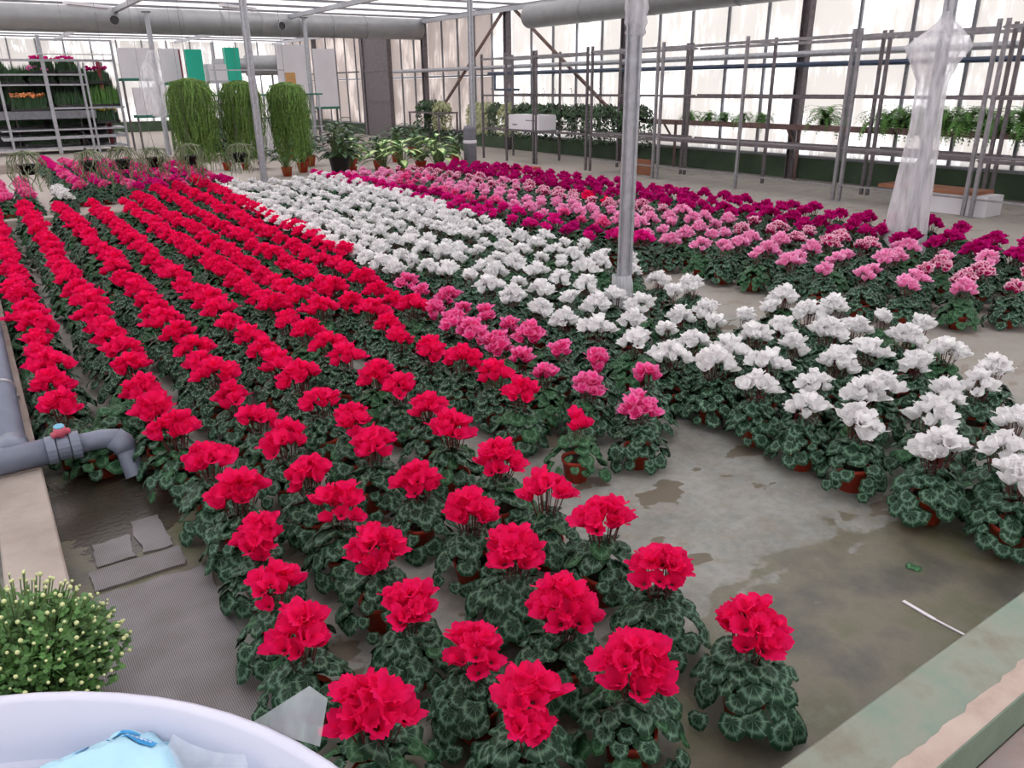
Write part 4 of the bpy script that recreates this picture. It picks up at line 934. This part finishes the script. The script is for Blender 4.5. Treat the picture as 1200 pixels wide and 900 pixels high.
def tray(x, y, z, w, kind, lab, s=1.0):
    t = thing('plant_tray', lab, 'plant tray', (x, y, z), 'trays of plants on far shelves')
    k = MB(); k.box(0, 0, 0, w, .4, .07); k.build('tray', M['black'], t)
    r = random.Random(int(x*100+z*10)); m = MB(); f = MB()
    n = int(w*70)
    for i in range(n*6):
        px, py = r.uniform(.02, w-.02), r.uniform(.02, .38); h = r.uniform(.14, .30)*s*1.25
        m.add([(px-.02, py, .06), (px+.02, py, .06), (px+r.uniform(-.05, .05), py+r.uniform(-.05, .05), .06+h)], [(0, 1, 2)])
        m.add([(px, py-.02, .06), (px, py+.02, .06), (px+r.uniform(-.06, .06), py+r.uniform(-.05, .05), .06+h)], [(0, 1, 2)])
    m.build('foliage', M['gleaf'] if kind != 'grass' else M['fern'], t, kind='stuff')
    if kind in ('orange', 'hot', 'yel', 'pale', 'dark'):
        for i in range(n):
            px, py, h = r.uniform(.03, w-.03), r.uniform(.02, .38), r.uniform(.28, .38)*s
            f.lathe([(0, -.02), (.03, 0), (.035, .03), (0, .05)], 6, (px, py, .05+h))
        f.build('blossoms', M[kind], t, kind='stuff', smooth=True)
tray(1.25, YR, 1.1, .85, 'orange', 'tray of orange tulips on the thick grey shelf'); tray(2.3, YR, 1.18, .75, 'green', 'tray of dark green plants left of the grass tray')
tray(3.1, YR, 1.18, .78, 'grass', 'tray of bright clipped green grass plants on the far shelf', 1.4); tray(1.9, YR+.3, 2.02, .55, 'hot', 'tray of bright pink flowers on the top far shelf'); tray(2.5, YR+.3, 2.02, .5, 'hot', 'second tray of bright pink flowers on the top far shelf')
tray(1.1, YR+.3, 1.77, .6, 'green', 'tray of leafy seedlings at the far left shelf end'); tray(1.8, YR+.3, 1.77, .6, 'pale', 'tray of pale flowers under the pink ones'); tray(2.5, YR+.3, 1.77, .5, 'green', 'tray of green plants under the pink flowers')
tray(3.2, YR+.5, 1.77, .6, 'dark', 'tray of dark magenta flowers beside the maroon post'); tray(1.5, YR+.6, 1.2, .7, 'green', 'tray of dark plants behind the tulips'); tray(3.2, YR+.1, .75, .6, 'yel', 'tray of yellow flowers on the low far table')
tray(.8, YR+.5, 2.02, .5, 'green', 'tray of tall green plants at top left'); tray(2.0, YR+.9, 1.2, 1.0, 'green', 'wide tray of tall greenery at the rear of the thick shelf', 2.2); tray(3.1, YR+.9, 1.2, .8, 'green', 'tray of tall greenery behind the grass tray', 2.2)
tray(.9, YR+.9, 1.2, 1.0, 'green', 'tray of tall greenery behind the orange tulips', 2.2); tray(.9, YR+.8, 1.77, 1.1, 'green', 'rear tray of greenery at left of middle shelf', 1.3); tray(2.1, YR+.8, 1.77, 1.1, 'green', 'rear tray of greenery at right of middle shelf', 1.3)
tray(.9, YR+.9, .64, 1.1, 'green', 'dark tray low in the rack at left', .8); tray(2.1, YR+.9, .64, 1.1, 'green', 'dark tray low in the rack at centre', .8); tray(1.4, YR+.2, .19, 1.3, 'green', 'dark tray on the lowest shelf of the display rack', .8)
# far panels, cabinets and boards
def panel_thing(nm, lab, cat, x0, x1, y, z0, z1, mat, d=.08, edge=None, legs=True, em='green'):
    t = thing(nm, lab, cat, (x0, y, 0)); k = MB(); k.box(0, 0, z0, x1-x0, d, z1); k.build('board', M[mat], t)
    k = MB(); k.box(-.02, -.02, z0-.07, x1-x0+.02, d+.4, z0); k.build('ledge', M[em], t)
    k = MB(); k.bar((.03, d+.05, 0), (.03, d+.05, z1), .05); k.bar((x1-x0-.03, d+.05, 0), (x1-x0-.03, d+.05, z1), .05); k.build('frame', M['steeld'], t)
panel_thing('white_screen', 'white board on green ledge, left of the far plastic sheet', 'board', 3.95, 4.85, 24.6, 1.9, 2.66, 'wbox')
panel_thing('white_screen', 'white board on green ledge, right of the far plastic sheet', 'board', 5.0, 5.5, 24.6, 1.78, 2.66, 'wbox')
panel_thing('white_screen', 'lower white board below the far plastic sheet', 'board', 4.1, 5.3, 24.2, .95, 1.66, 'wbox')
panel_thing('teal_board', 'left teal green board on the far rack', 'board', 5.55, 5.98, 24.0, 1.8, 2.62, 'teal', .15, em='steel')
panel_thing('teal_board', 'right teal green board on the far rack', 'board', 6.6, 7.0, 24.0, 1.8, 2.68, 'teal', .15, em='steel')
panel_thing('grey_cabinet', 'pale grey cabinet between the two teal boards', 'cabinet', 6.1, 6.6, 24.0, 1.82, 2.25, 'wbox', .4, em='steel')
panel_thing('white_screen', 'tall white board left of the far post by the duct', 'board', 8.15, 9.15, 24.2, .95, 2.8, 'wbox')
panel_thing('white_screen', 'tall white board right of the far post by the duct', 'board', 9.3, 9.98, 24.3, 1.05, 2.7, 'wbox')
k = MB(); k.box(0, 0, 0, .3, .03, .38); tag(k.build('wooden_notice', M['ochre'], loc=(8.33, 24.17, 1.65)), 'small brown wooden notice on the tall white board', 'notice')
k = MB(); k.bar((3.55, 25.6, 0), (3.55, 25.6, 2.4), .1); tag(k.build('maroon_post', M['maroon']), 'maroon post beside the far shelves', 'post')
k = MB(); k.bar((5.52, 24.7, 1.7), (5.52, 24.7, 2.65), .08); tag(k.build('red_edge_post', M['maroon']), 'short maroon post beside the left teal board', 'post')
k = MB(); k.tube([(6.9, 26.5, 2.25), (9.0, 26.5, 2.3)], .22, 20); k.tube([(7.9, 26.5, 2.27), (9.0, 26.5, 2.3)], .3, 20); k.bar((7.2, 26.5, 0), (7.2, 26.5, 2.1), .05); k.bar((8.7, 26.5, 0), (8.7, 26.5, 2.1), .05)
tag(k.build('fan_duct', M['duct'], smooth=True), 'short pale duct behind the hanging plants near white boards', 'duct')
t = thing('steel_bench', 'low steel bench frame behind the hanging strand plants', 'bench', (5.6, 21.8, 0))
k = MB(); k.box(0, 0, 1.42, 2.9, .6, 1.46); k.build('bench_top', M['green'], t)
for x in (.1, .9, 1.9, 2.8):
    k = MB(); k.bar((x, .05, 0), (x, .05, 1.42 if x > .2 else 2.7), .04); k.build('leg', M['steel'], t)
k = MB(); k.bar((0, .05, 2.05), (1.9, .05, 2.05), .03); k.bar((0, .05, .6), (2.9, .05, .6), .03); k.build('rail', M['steel'], t)
t = thing('low_cabinet', 'small pale grey cabinet behind the slender post', 'cabinet', (5.9, 19.6, 0))
k = MB(); k.box(0, 0, 0, .5, .4, .85); k.build('body', M['wbox'], t); k = MB(); k.box(-.02, -.02, .85, .52, .42, .9); k.build('top', M['steel'], t)
for i, (x, y) in enumerate(((1.95, 23.8), (3.0, 21.5), (6.1, 20.5))):
    t = thing('ceiling_light', 'white batten light under the screen, %s' % ('leftmost', 'middle', 'rightmost')[i], 'lamp', (x, y, ZC-.12), 'ceiling batten lights', .6)
    k = MB(); k.box(-.6, -.06, 0, .6, .06, .06); k.build('housing', M['wbox'], t); k = MB(); k.tube([(-.55, 0, -.02), (.55, 0, -.02)], .02, 8); k.build('tube', M['wbox'], t)
# fallen leaf and petals
k = MB(); vs, fs, uv = heart(); k.add(xf(vs, frame((2.43, 1.12, .006), (1, .3, 0), (0, 0, 1), .05)), fs, uv); tag(k.build('fallen_leaf', M['leaf2']), 'single fallen green leaf on the bare floor before white plants', 'leaf')
